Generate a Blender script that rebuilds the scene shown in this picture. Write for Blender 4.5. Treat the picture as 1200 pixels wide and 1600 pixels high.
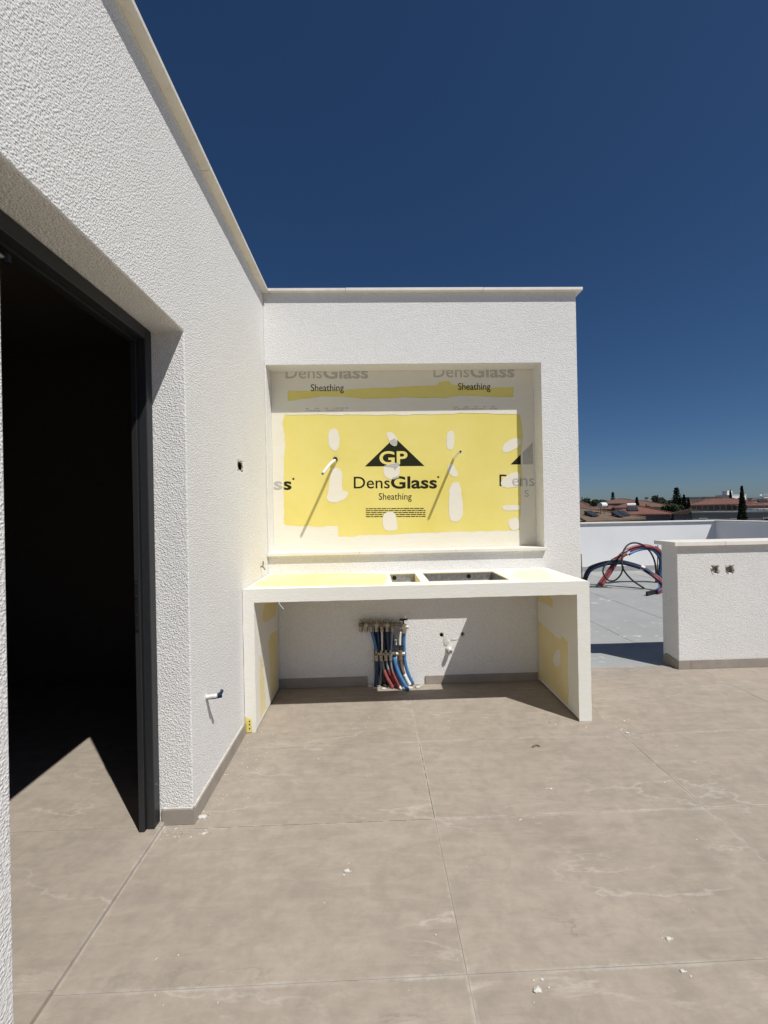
import bpy, bmesh, math, random
from mathutils import Vector, Matrix, noise
from mathutils.geometry import tessellate_polygon
random.seed(7)
rad = math.radians
scene = bpy.context.scene
for o in list(bpy.data.objects):
    bpy.data.objects.remove(o)
COL = scene.collection

# ------------------------------------------------------------------ camera
yaw, pitch, roll = rad(1.68), rad(0.03), rad(-1.107)
fw = Vector((math.sin(yaw)*math.cos(pitch), math.cos(yaw)*math.cos(pitch), math.sin(pitch)))
rt = Vector((math.cos(yaw), -math.sin(yaw), 0)); up = rt.cross(fw)
r2 = rt*math.cos(roll)+up*math.sin(roll); u2 = -rt*math.sin(roll)+up*math.cos(roll)
cam = bpy.data.cameras.new('camera'); camo = bpy.data.objects.new('camera', cam); COL.objects.link(camo)
mm = Matrix((r2, u2, -fw)).transposed().to_4x4(); mm.translation = (0, 0, 1.37); camo.matrix_world = mm
cam.sensor_fit = 'VERTICAL'; cam.sensor_height = 36; cam.lens = 668/1600*36
cam.clip_start = 0.05; cam.clip_end = 5000
scene.camera = camo

# ------------------------------------------------------------------ sky, sun, exposure
SUN = Vector((0.9, -1.0, 2.08)).normalized()          # towards the sun
elev = math.asin(SUN.z); azim = math.atan2(SUN.x, SUN.y)
world = bpy.data.worlds.new('World'); scene.world = world; world.use_nodes = True
wn = world.node_tree; wn.nodes.clear()
sky = wn.nodes.new('ShaderNodeTexSky'); sky.sky_type = 'NISHITA'; sky.sun_disc = False
sky.sun_elevation = elev; sky.sun_rotation = azim
sky.altitude = 100; sky.air_density = 0.75; sky.dust_density = 0.7; sky.ozone_density = 7.5
bg = wn.nodes.new('ShaderNodeBackground'); bg.inputs['Strength'].default_value = 0.052
wo = wn.nodes.new('ShaderNodeOutputWorld')
hsv = wn.nodes.new('ShaderNodeHueSaturation'); hsv.inputs['Saturation'].default_value = 1.11
wn.links.new(sky.outputs[0], hsv.inputs['Color']); wn.links.new(hsv.outputs[0], bg.inputs[0]); wn.links.new(bg.outputs[0], wo.inputs[0])
sl = bpy.data.lights.new('sun', 'SUN'); sl.energy = 4.4; sl.angle = rad(0.5); sl.color = (1.0, 0.965, 0.912)
so = bpy.data.objects.new('sun', sl); COL.objects.link(so)
so.rotation_euler = SUN.to_track_quat('Z', 'Y').to_euler(); so.location = (6, -6, 14)
scene.view_settings.view_transform = 'Standard'; scene.view_settings.look = 'None'
scene.view_settings.exposure = 0.08; scene.view_settings.gamma = 1.0
scene.view_settings.use_curve_mapping = False
scene.render.engine = 'CYCLES'
scene.cycles.max_bounces = 8; scene.cycles.diffuse_bounces = 5

# ------------------------------------------------------------------ node helpers
class NT:
    def __init__(s, name):
        s.m = bpy.data.materials.new(name); s.m.use_nodes = True
        s.t = s.m.node_tree; s.b = s.t.nodes['Principled BSDF']; s.out = s.t.nodes['Material Output']
    def n(s, typ, **kw):
        nd = s.t.nodes.new(typ)
        for k, v in kw.items():
            setattr(nd, k, v)
        return nd
    def l(s, a, b):
        s.t.links.new(a, b)
    def pos(s):
        return s.n('ShaderNodeNewGeometry').outputs['Position']
    def objpos(s):
        return s.n('ShaderNodeTexCoord').outputs['Object']
    def scl(s, v, sc):
        m = s.n('ShaderNodeMapping'); m.inputs['Scale'].default_value = sc; s.l(v, m.inputs[0]); return m.outputs[0]
    def shift(s, v):
        """offset a vector by the object's random value so alike pieces differ"""
        r = s.n('ShaderNodeObjectInfo').outputs['Random']
        a = s.n('ShaderNodeVectorMath', operation='MULTIPLY_ADD'); a.inputs[1].default_value = (37, 53, 19)
        c = s.n('ShaderNodeCombineXYZ'); s.l(r, c.inputs[0]); s.l(r, c.inputs[1]); s.l(r, c.inputs[2])
        s.l(c.outputs[0], a.inputs[0]); s.l(v, a.inputs[2]); return a.outputs[0]
    def noise(s, v, scale, detail=3, rough=.55, dist=0):
        k = s.n('ShaderNodeTexNoise'); k.inputs['Scale'].default_value = scale; k.inputs['Detail'].default_value = detail
        k.inputs['Roughness'].default_value = rough; k.inputs['Distortion'].default_value = dist
        if v is not None: s.l(v, k.inputs['Vector'])
        return k.outputs['Fac']
    def vor(s, v, scale, feat='F1'):
        k = s.n('ShaderNodeTexVoronoi', feature=feat); k.inputs['Scale'].default_value = scale
        s.l(v, k.inputs['Vector']); return k.outputs['Distance']
    def ramp(s, f, a, b, lo=0., hi=1.):
        k = s.n('ShaderNodeMapRange', clamp=True); s.l(f, k.inputs[0])
        for i, x in zip((1, 2, 3, 4), (a, b, lo, hi)): k.inputs[i].default_value = x
        return k.outputs[0]
    def math(s, op, a, b=None, c=None):
        k = s.n('ShaderNodeMath', operation=op)
        for i, x in enumerate((a, b, c)):
            if x is None: continue
            if isinstance(x, (int, float)): k.inputs[i].default_value = x
            else: s.l(x, k.inputs[i])
        return k.outputs[0]
    def mix(s, f, a, b):
        k = s.n('ShaderNodeMix', data_type='RGBA')
        for i, x in ((0, f), (6, a), (7, b)):
            if isinstance(x, (int, float)): k.inputs[i].default_value = x
            elif isinstance(x, tuple): k.inputs[i].default_value = (*x[:3], 1)
            else: s.l(x, k.inputs[i])
        return k.outputs[2]
    def col(s, c):
        if isinstance(c, tuple): s.b.inputs['Base Color'].default_value = (*c[:3], 1)
        else: s.l(c, s.b.inputs['Base Color'])
    def rough(s, r):
        if isinstance(r, (int, float)): s.b.inputs['Roughness'].default_value = r
        else: s.l(r, s.b.inputs['Roughness'])
    def bump(s, h, strength=1., dist=.002):
        k = s.n('ShaderNodeBump'); k.inputs['Strength'].default_value = strength; k.inputs['Distance'].default_value = dist
        s.l(h, k.inputs['Height']); s.l(k.outputs[0], s.b.inputs['Normal'])
    def spec(s, v):
        s.b.inputs['Specular IOR Level'].default_value = v

def plain(name, c, rough=.6, metal=0., var=.12, vs=20, bump=0., bs=60, spec=.4):
    t = NT(name); p = t.objpos()
    f = t.ramp(t.noise(p, vs, 4), .3, .7)
    t.col(t.mix(f, tuple(x*(1-var) for x in c), tuple(min(1, x*(1+var)) for x in c)))
    t.rough(rough); t.b.inputs['Metallic'].default_value = metal; t.spec(spec)
    if bump: t.bump(t.noise(p, bs, 4), 1., bump)
    return t.m

def plaster_mat(name, c, grain, depth, stain=.05):
    t = NT(name); p = t.pos()
    n1 = t.noise(p, grain*.75, 2, .5); v = t.vor(p, grain*.95)
    h = t.math('ADD', t.math('MULTIPLY', t.ramp(v, .1, .6, 1, 0), .5), t.math('MULTIPLY', n1, .9))
    h = t.math('ADD', h, t.math('MULTIPLY', t.noise(p, 5, 3), .9))
    big = t.ramp(t.noise(p, 1.3, 5, .65), .3, .75)
    cc = t.mix(big, tuple(x*(1-stain) for x in c), c)
    f1 = t.ramp(t.noise(p, grain*1.3, 5, .75), .36, .54); f2 = t.ramp(t.noise(p, grain*.42, 3, .6), .34, .60)
    cc = t.mix(t.math('MULTIPLY', t.math('SUBTRACT', 1, f1), .55), cc, tuple(x*.60 for x in c))
    cc = t.mix(t.math('MULTIPLY', t.math('SUBTRACT', 1, f2), .16), cc, tuple(x*.60 for x in c))
    t.col(cc); t.rough(.95); t.spec(.12); t.bump(h, 1., depth)
    return t.m

MAT = {}
MAT['plaster'] = plaster_mat('rough_white_plaster', (.825, .82, .805), 148, .0034)
MAT['plaster_low'] = plaster_mat('worn_white_plaster', (.80, .79, .765), 140, .0032, .10)
MAT['plaster_fine'] = plain('smooth_white_paint', (.76, .765, .77), .8, var=.035, vs=1.5, bump=.0006, bs=30, spec=.2)
MAT['dark_room'] = plain('room_shade_paint', (.15, .13, .115), .9, var=.05, spec=.1)  # dark tone stands in for the deep shade of the room
MAT['anthracite'] = plain('anthracite_powder_coat', (.022, .0235, .026), .45, var=.12, vs=60)
MAT['gasket'] = plain('black_rubber_gasket', (.008, .008, .008), .6)
MAT['steel'] = plain('galvanised_steel', (.28, .28, .275), .45, .7, .25, 40)
MAT['nickel'] = plain('nickel_plated_brass', (.36, .33, .28), .40, .8, .4, 60)
MAT['rust'] = plain('dull_brown_fitting', (.20, .14, .10), .6, .3, .3, 90)
MAT['blackplastic'] = plain('black_plastic', (.012, .012, .013), .45)
MAT['black_conduit'] = plain('black_corrugated_conduit', (.014, .014, .016), .5, bump=.002, bs=260)
MAT['blue_pipe'] = plain('blue_plastic_pipe', (.045, .16, .36), .45, var=.25, vs=30, bump=.001, bs=240)
MAT['navy_pipe'] = plain('dark_blue_plastic_pipe', (.018, .045, .11), .5, var=.3, vs=30)
MAT['red_pipe'] = plain('red_plastic_pipe', (.27, .062, .068), .5, var=.25, vs=30, bump=.001, bs=240)
MAT['white_plastic'] = plain('white_plastic', (.72, .71, .68), .45, var=.06)
MAT['grey_pipe'] = plain('grey_plastic_pipe', (.25, .26, .28), .5)
MAT['ink'] = plain('dark_green_print_ink', (.022, .022, .012), .85, var=.5, vs=180, spec=.1)
MAT['dark_hole'] = plain('dark_cavity', (.02, .018, .015), .95, spec=.05)  # near-black standing in for shade inside holes; also used on joints and screws
MAT['hole_lining'] = plain('mortar_or_shade_lining', (.30, .27, .22), .95, bump=.004, bs=80, spec=.1)
MAT['crumb'] = plain('white_plaster_crumb', (.58, .56, .515), .95, bump=.003, bs=200, spec=.1)

def yellow_board():
    t = NT('yellow_glass_mat_board'); p = t.pos()
    f = t.ramp(t.noise(p, 3, 5, .6), .3, .7); g = t.ramp(t.noise(p, 240, 3), .3, .7)
    c = t.mix(f, (.735, .63, .165), (.79, .69, .235)); c = t.mix(t.math('MULTIPLY', g, .25), c, (.66, .55, .13))
    t.col(c); t.rough(.85); t.spec(.2); t.bump(t.noise(p, 320, 2), .6, .0006); return t.m
MAT['board'] = yellow_board()
def faded_board():
    t = NT('dusty_yellow_board'); p = t.pos()
    f = t.ramp(t.noise(p, 4, 6, .65), .32, .68)
    t.col(t.mix(f, (.74, .62, .30), (.78, .69, .43))); t.rough(.9); t.spec(.15); t.bump(t.noise(p, 300, 2), .5, .0006); return t.m
MAT['board_dusty'] = faded_board()

def compound(name, alpha_lo, alpha_hi, c=(.80, .765, .68)):
    t = NT(name); p = t.pos()
    sm = t.noise(t.scl(p, (1, 1, 3)), 9, 5, .6, .8)
    f = t.ramp(sm, .3, .7)
    cc = t.mix(f, (c[0]*.985, c[1]*.97, c[2]*.88), c)
    sc = t.ramp(t.noise(t.scl(p, (2.5, 2.5, 26)), 5, 8, .75, .4), .66, .74)
    cc = t.mix(t.math('MULTIPLY', sc, .35), cc, (.42, .40, .36))
    ch = t.ramp(t.noise(p, 55, 3, .6), .74, .78)
    cc = t.mix(t.math('MULTIPLY', ch, .5), cc, (.40, .35, .24))
    t.col(cc); t.rough(.9); t.spec(.15)
    t.bump(t.math('ADD', t.noise(t.scl(p, (1, 1, 4)), 30, 4), t.math('MULTIPLY', t.noise(p, 220, 2), .2)), 1., .0014)
    if alpha_lo < 1:
        t.l(t.ramp(t.noise(p, 14, 4, .6), .3, .7, alpha_lo, alpha_hi), t.b.inputs['Alpha'])
    return t.m
MAT['compound'] = compound('joint_compound', 1, 1, (.765, .755, .72))
MAT['compound_thin'] = compound('thin_joint_compound_smear', 1, 1, (.775, .745, .66))
MAT['compound_yellowed'] = compound('yellowed_compound', 1, 1, (.77, .725, .585))
MAT['ink_faded'] = plain('print_showing_through_compound', (.47, .455, .42), .9, var=.14, vs=60, spec=.1)

def tile_mat(name, c):
    t = NT(name); p0 = t.pos(); p = t.shift(p0)
    k = lambda f: tuple(x*f for x in c)
    cl = t.ramp(t.noise(p, 1.5, 9, .70, .7), .36, .64)
    cl2 = t.ramp(t.noise(p, 4.0, 10, .76, .6), .38, .64)
    cc = t.mix(cl, k(.82), k(1.06)); cc = t.mix(t.math('MULTIPLY', cl2, .60), cc, k(1.20))
    mott = t.ramp(t.noise(p, 22, 8, .75), .36, .66)
    cc = t.mix(t.math('MULTIPLY', mott, .42), cc, k(.80))
    st1 = t.n('ShaderNodeMapping'); st1.inputs['Rotation'].default_value = (0, 0, .35); st1.inputs['Scale'].default_value = (.5, 2.2, 1); t.l(p, st1.inputs[0])
    fib = t.ramp(t.noise(st1.outputs[0], 9, 9, .78, .5), .42, .62)
    cc = t.mix(t.math('MULTIPLY', fib, .50), cc, k(1.28))
    mot2 = t.ramp(t.noise(p, 11, 8, .76, .3), .46, .66)
    cc = t.mix(t.math('MULTIPLY', mot2, .45), cc, k(.74))
    # stone veins: broken pale threads and a few dark hairlines, where a jagged noise crosses a level
    def vein(v, scale, w, dist, det=6):
        q = t.math('ABSOLUTE', t.math('SUBTRACT', t.noise(v, scale, det, .58, dist), .5))
        return t.ramp(q, 0, w, 1, 0)
    rot = t.n('ShaderNodeMapping'); rot.inputs['Rotation'].default_value = (0, 0, .6); rot.inputs['Scale'].default_value = (.55, 1.7, 1); t.l(p, rot.inputs[0]); pr = rot.outputs[0]
    m = t.ramp(t.noise(p, 2.6, 5, .6), .45, .62)
    cc = t.mix(t.math('MULTIPLY', t.math('MULTIPLY', vein(pr, 1.0, .008, .12, 9), m), .34), cc, (.60, .57, .52))
    m2 = t.ramp(t.noise(p, 2.2, 5, .6), .52, .64)
    cc = t.mix(t.math('MULTIPLY', t.math('MULTIPLY', vein(pr, .8, .004, .35, 8), m2), .42), cc, (.11, .095, .08))
    # plaster dust: dry scuffs and drag marks from the work
    def scuff(ang, sc, lo, hi):
        r = t.n('ShaderNodeMapping'); r.inputs['Rotation'].default_value = (0, 0, ang); r.inputs['Scale'].default_value = sc; t.l(p0, r.inputs[0])
        return t.ramp(t.noise(r.outputs[0], 3.0, 9, .78, .25), lo, hi)
    blotch = t.ramp(t.noise(p0, 1.2, 6, .62), .44, .70)
    d = t.math('MAXIMUM', scuff(.35, (1.2, 9, 1), .58, .78), scuff(-.9, (1.3, 12, 1), .60, .80))
    d = t.math('MULTIPLY', d, blotch)
    d = t.math('MAXIMUM', d, t.math('MULTIPLY', t.math('MAXIMUM', scuff(.5, (.45, 30, 1), .66, .76), scuff(-.35, (.5, 34, 1), .68, .78)), .45))
    cc = t.mix(t.math('MULTIPLY', d, .6), cc, (.62, .60, .56))
    sp = t.ramp(t.noise(p0, 60, 4, .75), .70, .78)
    cc = t.mix(t.math('MULTIPLY', t.math('MULTIPLY', sp, blotch), .65), cc, (.70, .68, .64))
    gr = t.ramp(t.noise(p0, 190, 3, .7), .3, .7)
    cc = t.mix(t.math('MULTIPLY', gr, .14), cc, k(.72))
    # dust lying along the tile's own edges, patchy
    g = t.n('ShaderNodeTexCoord').outputs['Generated']; sx = t.n('ShaderNodeSeparateXYZ'); t.l(g, sx.inputs[0])
    ex = t.math('SUBTRACT', .5, t.math('ABSOLUTE', t.math('SUBTRACT', sx.outputs[0], .5)))
    ey = t.math('SUBTRACT', .5, t.math('ABSOLUTE', t.math('SUBTRACT', sx.outputs[1], .5)))
    e = t.math('MINIMUM', t.math('MULTIPLY', ex, 1.24), t.math('MULTIPLY', ey, .643))
    e = t.math('ADD', e, t.math('MULTIPLY', t.math('SUBTRACT', t.noise(p0, 26, 7, .75), .5), .035))
    ed = t.math('MULTIPLY', t.ramp(e, 0, .009, 1, 0), t.ramp(t.noise(p0, 2.3, 5, .65), .40, .60))
    cc = t.mix(t.math('MULTIPLY', ed, .34), cc, (.62, .60, .56))
    t.col(cc); t.spec(.25)
    t.rough(t.ramp(cl2, 0, 1, .55, .72))
    t.bump(t.math('ADD', t.noise(p0, 40, 5, .7), t.math('MULTIPLY', t.noise(p0, 4, 3), 2)), .35, .0012)
    return t.m
TC = (.325, .282, .235)
MAT['tile'] = tile_mat('stone_look_porcelain', TC)
MAT['skirt'] = plain('skirting_porcelain', (.30, .265, .23), .55, var=.12, vs=9)
def grout():
    t = NT('dusty_grout'); p = t.pos()
    f = t.ramp(t.noise(p, 2.3, 5, .7), .33, .40)
    t.col(t.mix(f, (.09, .08, .07), (.35, .32, .28))); t.rough(.95); t.spec(.1); t.bump(t.noise(p, 200, 3), 1, .001); return t.m
MAT['grout'] = grout()
def stone():
    t = NT('pale_limestone_coping'); p = t.pos()
    f = t.ramp(t.noise(p, 5, 6, .65, .8), .3, .7); d = t.ramp(t.noise(p, 22, 5, .7), .58, .74)
    c = t.mix(f, (.70, .66, .58), (.80, .775, .72)); c = t.mix(t.math('MULTIPLY', d, .4), c, (.48, .42, .33))
    t.col(c); t.rough(.6); t.spec(.3); t.bump(t.noise(p, 90, 4), .6, .0015); return t.m
MAT['coping'] = stone()
def membrane():
    t = NT('grey_roof_membrane'); p = t.pos()
    f = t.ramp(t.noise(p, 1.4, 5, .6), .3, .72); g = t.ramp(t.noise(p, 160, 3, .7), .3, .7)
    c = t.mix(f, (.31, .318, .315), (.375, .38, .375)); c = t.mix(t.math('MULTIPLY', g, .3), c, (.24, .25, .25))
    st_ = t.ramp(t.noise(p, 5, 8, .75), .40, .62); c = t.mix(t.math('MULTIPLY', st_, .35), c, (.27, .275, .27))
    sp = t.ramp(t.noise(t.scl(p, (1, 1.6, 1)), 7, 5, .7, .5), .60, .68); b = t.ramp(t.noise(p, 1.0, 3), .42, .58)
    c = t.mix(t.math('MULTIPLY', t.math('MULTIPLY', sp, b), .8), c, (.70, .69, .66))
    t.col(c); t.rough(.85); t.spec(.2); t.bump(t.math('ADD', t.noise(p, 130, 3), t.math('MULTIPLY', t.noise(p, 8, 3), 1.5)), .8, .002); return t.m
MAT['membrane'] = membrane()

# ------------------------------------------------------------------ mesh helpers
def wloc(o):
    v = Vector((0, 0, 0))
    while o is not None:
        v = v + o.location; o = o.parent
    return v
def tagset(o, label=None, cat=None, group=None, kind=None):
    for k, v in (('label', label), ('category', cat), ('group', group), ('kind', kind)):
        if v: o[k] = v
    return o
def empty(name, loc, label=None, cat=None, group=None, kind=None):
    o = bpy.data.objects.new(name, None); o.empty_display_size = .1; o.location = loc; COL.objects.link(o)
    return tagset(o, label, cat, group, kind)
def mk(name, verts, faces, mat, parent=None, smooth=False, bevel=0., origin=None, seg=2):
    """mesh object from world-space verts; origin at the mesh's own base centre"""
    vs = [Vector(v) for v in verts]
    if origin is None:
        origin = Vector(((min(v.x for v in vs)+max(v.x for v in vs))/2, (min(v.y for v in vs)+max(v.y for v in vs))/2, min(v.z for v in vs)))
    origin = Vector(origin)
    me = bpy.data.meshes.new(name); me.from_pydata([v-origin for v in vs], [], faces); me.update()
    if mat: me.materials.append(MAT[mat] if isinstance(mat, str) else mat)
    if smooth: me.polygons.foreach_set('use_smooth', [True]*len(me.polygons))
    o = bpy.data.objects.new(name, me); COL.objects.link(o)
    if parent is not None:
        o.parent = parent; o.location = origin-wloc(parent)
    else:
        o.location = origin
    if bevel:
        b = o.modifiers.new('bevel', 'BEVEL'); b.width = bevel; b.segments = seg; b.limit_method = 'ANGLE'; b.angle_limit = rad(40)
    return o
BF = [(0, 3, 2, 1), (4, 5, 6, 7), (0, 1, 5, 4), (1, 2, 6, 5), (2, 3, 7, 6), (3, 0, 4, 7)]
def bverts(x0, x1, y0, y1, z0, z1):
    return [(x0, y0, z0), (x1, y0, z0), (x1, y1, z0), (x0, y1, z0), (x0, y0, z1), (x1, y0, z1), (x1, y1, z1), (x0, y1, z1)]
def box(name, x0, x1, y0, y1, z0, z1, mat, parent=None, bevel=0.):
    return mk(name, bverts(x0, x1, y0, y1, z0, z1), BF, mat, parent, bevel=bevel)
def voxel(name, xs, ys, zs, solid, mat, parent=None, bevel=0.):
    """one closed mesh from a grid of cells; solid(xc,yc,zc) says which are filled"""
    nx, ny, nz = len(xs)-1, len(ys)-1, len(zs)-1
    S = {(i, j, k) for i in range(nx) for j in range(ny) for k in range(nz)
         if solid((xs[i]+xs[i+1])/2, (ys[j]+ys[j+1])/2, (zs[k]+zs[k+1])/2)}
    vid = {}; V = []; Fc = []
    def v(i, j, k):
        if (i, j, k) not in vid:
            vid[(i, j, k)] = len(V); V.append((xs[i], ys[j], zs[k]))
        return vid[(i, j, k)]
    for (i, j, k) in S:
        if (i-1, j, k) not in S: Fc.append((v(i, j, k), v(i, j, k+1), v(i, j+1, k+1), v(i, j+1, k)))
        if (i+1, j, k) not in S: Fc.append((v(i+1, j, k), v(i+1, j+1, k), v(i+1, j+1, k+1), v(i+1, j, k+1)))
        if (i, j-1, k) not in S: Fc.append((v(i, j, k), v(i+1, j, k), v(i+1, j, k+1), v(i, j, k+1)))
        if (i, j+1, k) not in S: Fc.append((v(i, j+1, k), v(i, j+1, k+1), v(i+1, j+1, k+1), v(i+1, j+1, k)))
        if (i, j, k-1) not in S: Fc.append((v(i, j, k), v(i, j+1, k), v(i+1, j+1, k), v(i+1, j, k)))
        if (i, j, k+1) not in S: Fc.append((v(i, j, k+1), v(i+1, j, k+1), v(i+1, j+1, k+1), v(i, j+1, k+1)))
    return mk(name, V, Fc, mat, parent, bevel=bevel)
def catmull(pts, per=6):
    P = [Vector(p) for p in pts]
    if len(P) < 3: return P
    P = [P[0]*2-P[1]]+P+[P[-1]*2-P[-2]]; out = []
    for i in range(1, len(P)-2):
        a, b, c, d = P[i-1:i+3]
        for s in range(per):
            t = s/per
            out.append(.5*((2*b)+(c-a)*t+(2*a-5*b+4*c-d)*t*t+(3*b-a-3*c+d)*t*t*t))
    out.append(P[-2]); return out
def tubegeo(path, r, seg=8, rf=None):
    path = [Vector(p) for p in path]; V = []; Fc = []; nrm = None
    for i, p in enumerate(path):
        t = (path[min(i+1, len(path)-1)]-path[max(i-1, 0)]).normalized()
        if nrm is None:
            nrm = t.orthogonal().normalized()
        else:
            nrm = (nrm-t*nrm.dot(t)).normalized()
        bi = t.cross(nrm); rr = r if rf is None else rf(i/(len(path)-1))
        for k in range(seg):
            a = 2*math.pi*k/seg; V.append(p+nrm*math.cos(a)*rr+bi*math.sin(a)*rr)
    for i in range(len(path)-1):
        for k in range(seg):
            Fc.append((i*seg+k, i*seg+(k+1) % seg, (i+1)*seg+(k+1) % seg, (i+1)*seg+k))
    Fc.append(tuple(reversed(range(seg)))); n = (len(path)-1)*seg; Fc.append(tuple(range(n, n+seg)))
    return V, Fc
def tube(name, pts, r, mat, parent=None, per=6, seg=10, rf=None):
    V, Fc = tubegeo(catmull(pts, per) if len(pts) > 2 else pts, r, seg, rf)
    return mk(name, V, Fc, mat, parent, smooth=True)
def merge(*geos):
    V = []; Fc = []
    for v, f in geos:
        n = len(V); V += list(v); Fc += [tuple(i+n for i in q) for q in f]
    return V, Fc
def rough_loop(loop, step=.03, amp=.006, seed=0, freq=14):
    """subdivide a 2-D loop and shake it so that trowelled edges are uneven"""
    out = []
    for i, a in enumerate(loop):
        b = loop[(i+1) % len(loop)]; L = math.hypot(b[0]-a[0], b[1]-a[1]); n = max(1, int(L/step))
        for k in range(n):
            t = k/n; x = a[0]+(b[0]-a[0])*t; y = a[1]+(b[1]-a[1])*t
            out.append((x+amp*noise.noise((x*freq, y*freq, seed+.3)), y+amp*noise.noise((x*freq, y*freq, seed+9.7))))
    return out
def chaikin(loop, n=1):
    for _ in range(n):
        o = []
        for i, a in enumerate(loop):
            b = loop[(i+1) % len(loop)]
            o += [(a[0]*.75+b[0]*.25, a[1]*.75+b[1]*.25), (a[0]*.25+b[0]*.75, a[1]*.25+b[1]*.75)]
        loop = o
    return loop
def patch(name, loops, fmap, thick, mat, parent, base=0.):
    """flat layer with holes: loops in (u,v), fmap(u,v,h)->world, h away from the surface"""
    tri = tessellate_polygon([[Vector((u, v, 0)) for u, v in lp] for lp in loops])
    flat = [p for lp in loops for p in lp]; n = len(flat)
    V = [fmap(u, v, base+thick) for u, v in flat]+[fmap(u, v, base) for u, v in flat]
    Fc = [tuple(t) for t in tri]; s = 0
    for lp in loops:
        m = len(lp)
        for i in range(m):
            a, b = s+i, s+(i+1) % m; Fc.append((a, b, b+n, a+n))
        s += m
    return mk(name, V, Fc, mat, parent)
def textobj(name, body, size, fmap, mat, parent, width=None, bold=0., base=0., u=0., v=0., tilt=0., clip=None):
    cu = bpy.data.curves.new('lettering', 'FONT'); cu.body = body; cu.size = 1.; cu.offset = bold; cu.resolution_u = 4
    ob = bpy.data.objects.new('lettering', cu); COL.objects.link(ob)
    bpy.context.view_layer.update()
    me = bpy.data.meshes.new_from_object(ob.evaluated_get(bpy.context.evaluated_depsgraph_get()))
    bpy.data.objects.remove(ob)
    xs = [q.co.x for q in me.vertices]; x0, x1 = min(xs), max(xs)
    sx = (width/(x1-x0)) if width else size
    if clip:
        bm = bmesh.new(); bm.from_mesh(me)
        for c_, sgn in ((clip[0], -1), (clip[1], 1)):
            if c_ is None: continue
            bmesh.ops.bisect_plane(bm, geom=bm.verts[:]+bm.edges[:]+bm.faces[:], plane_co=(x0+(c_-u)/sx, 0, 0), plane_no=(sgn, 0, 0), clear_outer=True)
        bm.to_mesh(me); bm.free()
    ct, st = math.cos(tilt), math.sin(tilt); V = []
    for q in me.vertices:
        a, b = (q.co.x-x0)*sx, q.co.y*size
        V.append(fmap(u+a*ct-b*st, v+a*st+b*ct, base))
    Fc = [tuple(p.vertices) for p in me.polygons]
    bpy.data.meshes.remove(me)
    return mk(name, V, Fc, mat, parent)

def lump(name, x, y, z, s, mat, parent=None, seed=0, flat=.6, sub=1):
    bm = bmesh.new(); bmesh.ops.create_icosphere(bm, subdivisions=sub, radius=1)
    V = []
    for v in bm.verts:
        c = v.co; k = 1+.45*noise.noise((c.x*1.7+seed*3.1, c.y*1.7-seed, c.z*1.7+seed*.7))
        V.append(Vector((x+c.x*s[0]*k, y+c.y*s[1]*k, z+s[2]*flat+c.z*s[2]*k)))
    Fc = [tuple(q.index for q in f.verts) for f in bm.faces]; bm.free()
    return mk(name, V, Fc, mat, parent)

# ================================================================== SETTING
GZ = -6.5
ground_mat = NT('dry_town_ground'); _p = ground_mat.pos()
ground_mat.col(ground_mat.mix(ground_mat.ramp(ground_mat.noise(_p, .05, 6, .6), .35, .65), (.16, .13, .095), (.10, .10, .06))); ground_mat.rough(.95)
g = mk('ground', [(-3000, -3000, GZ), (3000, -3000, GZ), (3000, 3000, GZ), (-3000, 3000, GZ)], [(0, 1, 2, 3)], ground_mat.m)
tagset(g, kind='structure')

# terrace floor: mortar bed with a porcelain tile on it per joint field
XJ = [-.945, .256, 1.490, 2.727, 3.964, 5.20, 6.437, 7.40]
YJ = [1.256-.643*k for k in range(9, 0, -1)]+[1.256, 1.898, 2.541, 3.184, 3.625]
GAP = .0013
tf = box('terrace_floor', -.945, 7.40, YJ[0], 3.625, -.12, -.0016, 'grout'); tagset(tf, kind='structure')
tmesh = {}
def tile(parent, x0, x1, y0, y1, ztop, th=.010, mat='tile'):
    w, d = round(x1-x0-2*GAP, 4), round(y1-y0-2*GAP, 4); key = (w, d, th, mat)
    if key not in tmesh:
        me = bpy.data.meshes.new('tile')
        me.from_pydata([Vector(v) for v in bverts(-w/2, w/2, -d/2, d/2, -th, 0)], [], BF); me.materials.append(MAT[mat]); tmesh[key] = me
    o = bpy.data.objects.new('tile', tmesh[key]); COL.objects.link(o); o.parent = parent
    o.location = Vector(((x0+x1)/2, (y0+y1)/2, ztop+random.uniform(-.0006, .0006)))-wloc(parent)
    return o
for i in range(len(XJ)-1):
    for j in range(len(YJ)-1):
        tile(tf, XJ[i], XJ[i+1], YJ[j], YJ[j+1], 0)
for k in range(9):       # joints left open and dark beside the wall
    ya = 1.91+k*.07; box('open_joint', .2551, .2569, ya, ya+random.uniform(.03, .066), -.003, -.0004, 'dark_hole', tf)
for k in range(11):
    xa = -.80+k*.095; box('open_joint', xa, xa+random.uniform(.05, .092), 1.8971, 1.8989, -.003, -.0004, 'dark_hole', tf)
inf = box('interior_floor', -6.0, -.956, -1.2, 3.9, -.12, .0138, 'grout'); tagset(inf, kind='structure')
for i, (a, b) in enumerate(((-.9425, -2.18), (-2.18, -3.42), (-3.42, -4.66), (-4.66, -5.99))):
    for j in range(5, len(YJ)-1):
        tile(inf, b, a, YJ[j], min(YJ[j+1], 3.8), .0155, .017)

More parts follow.
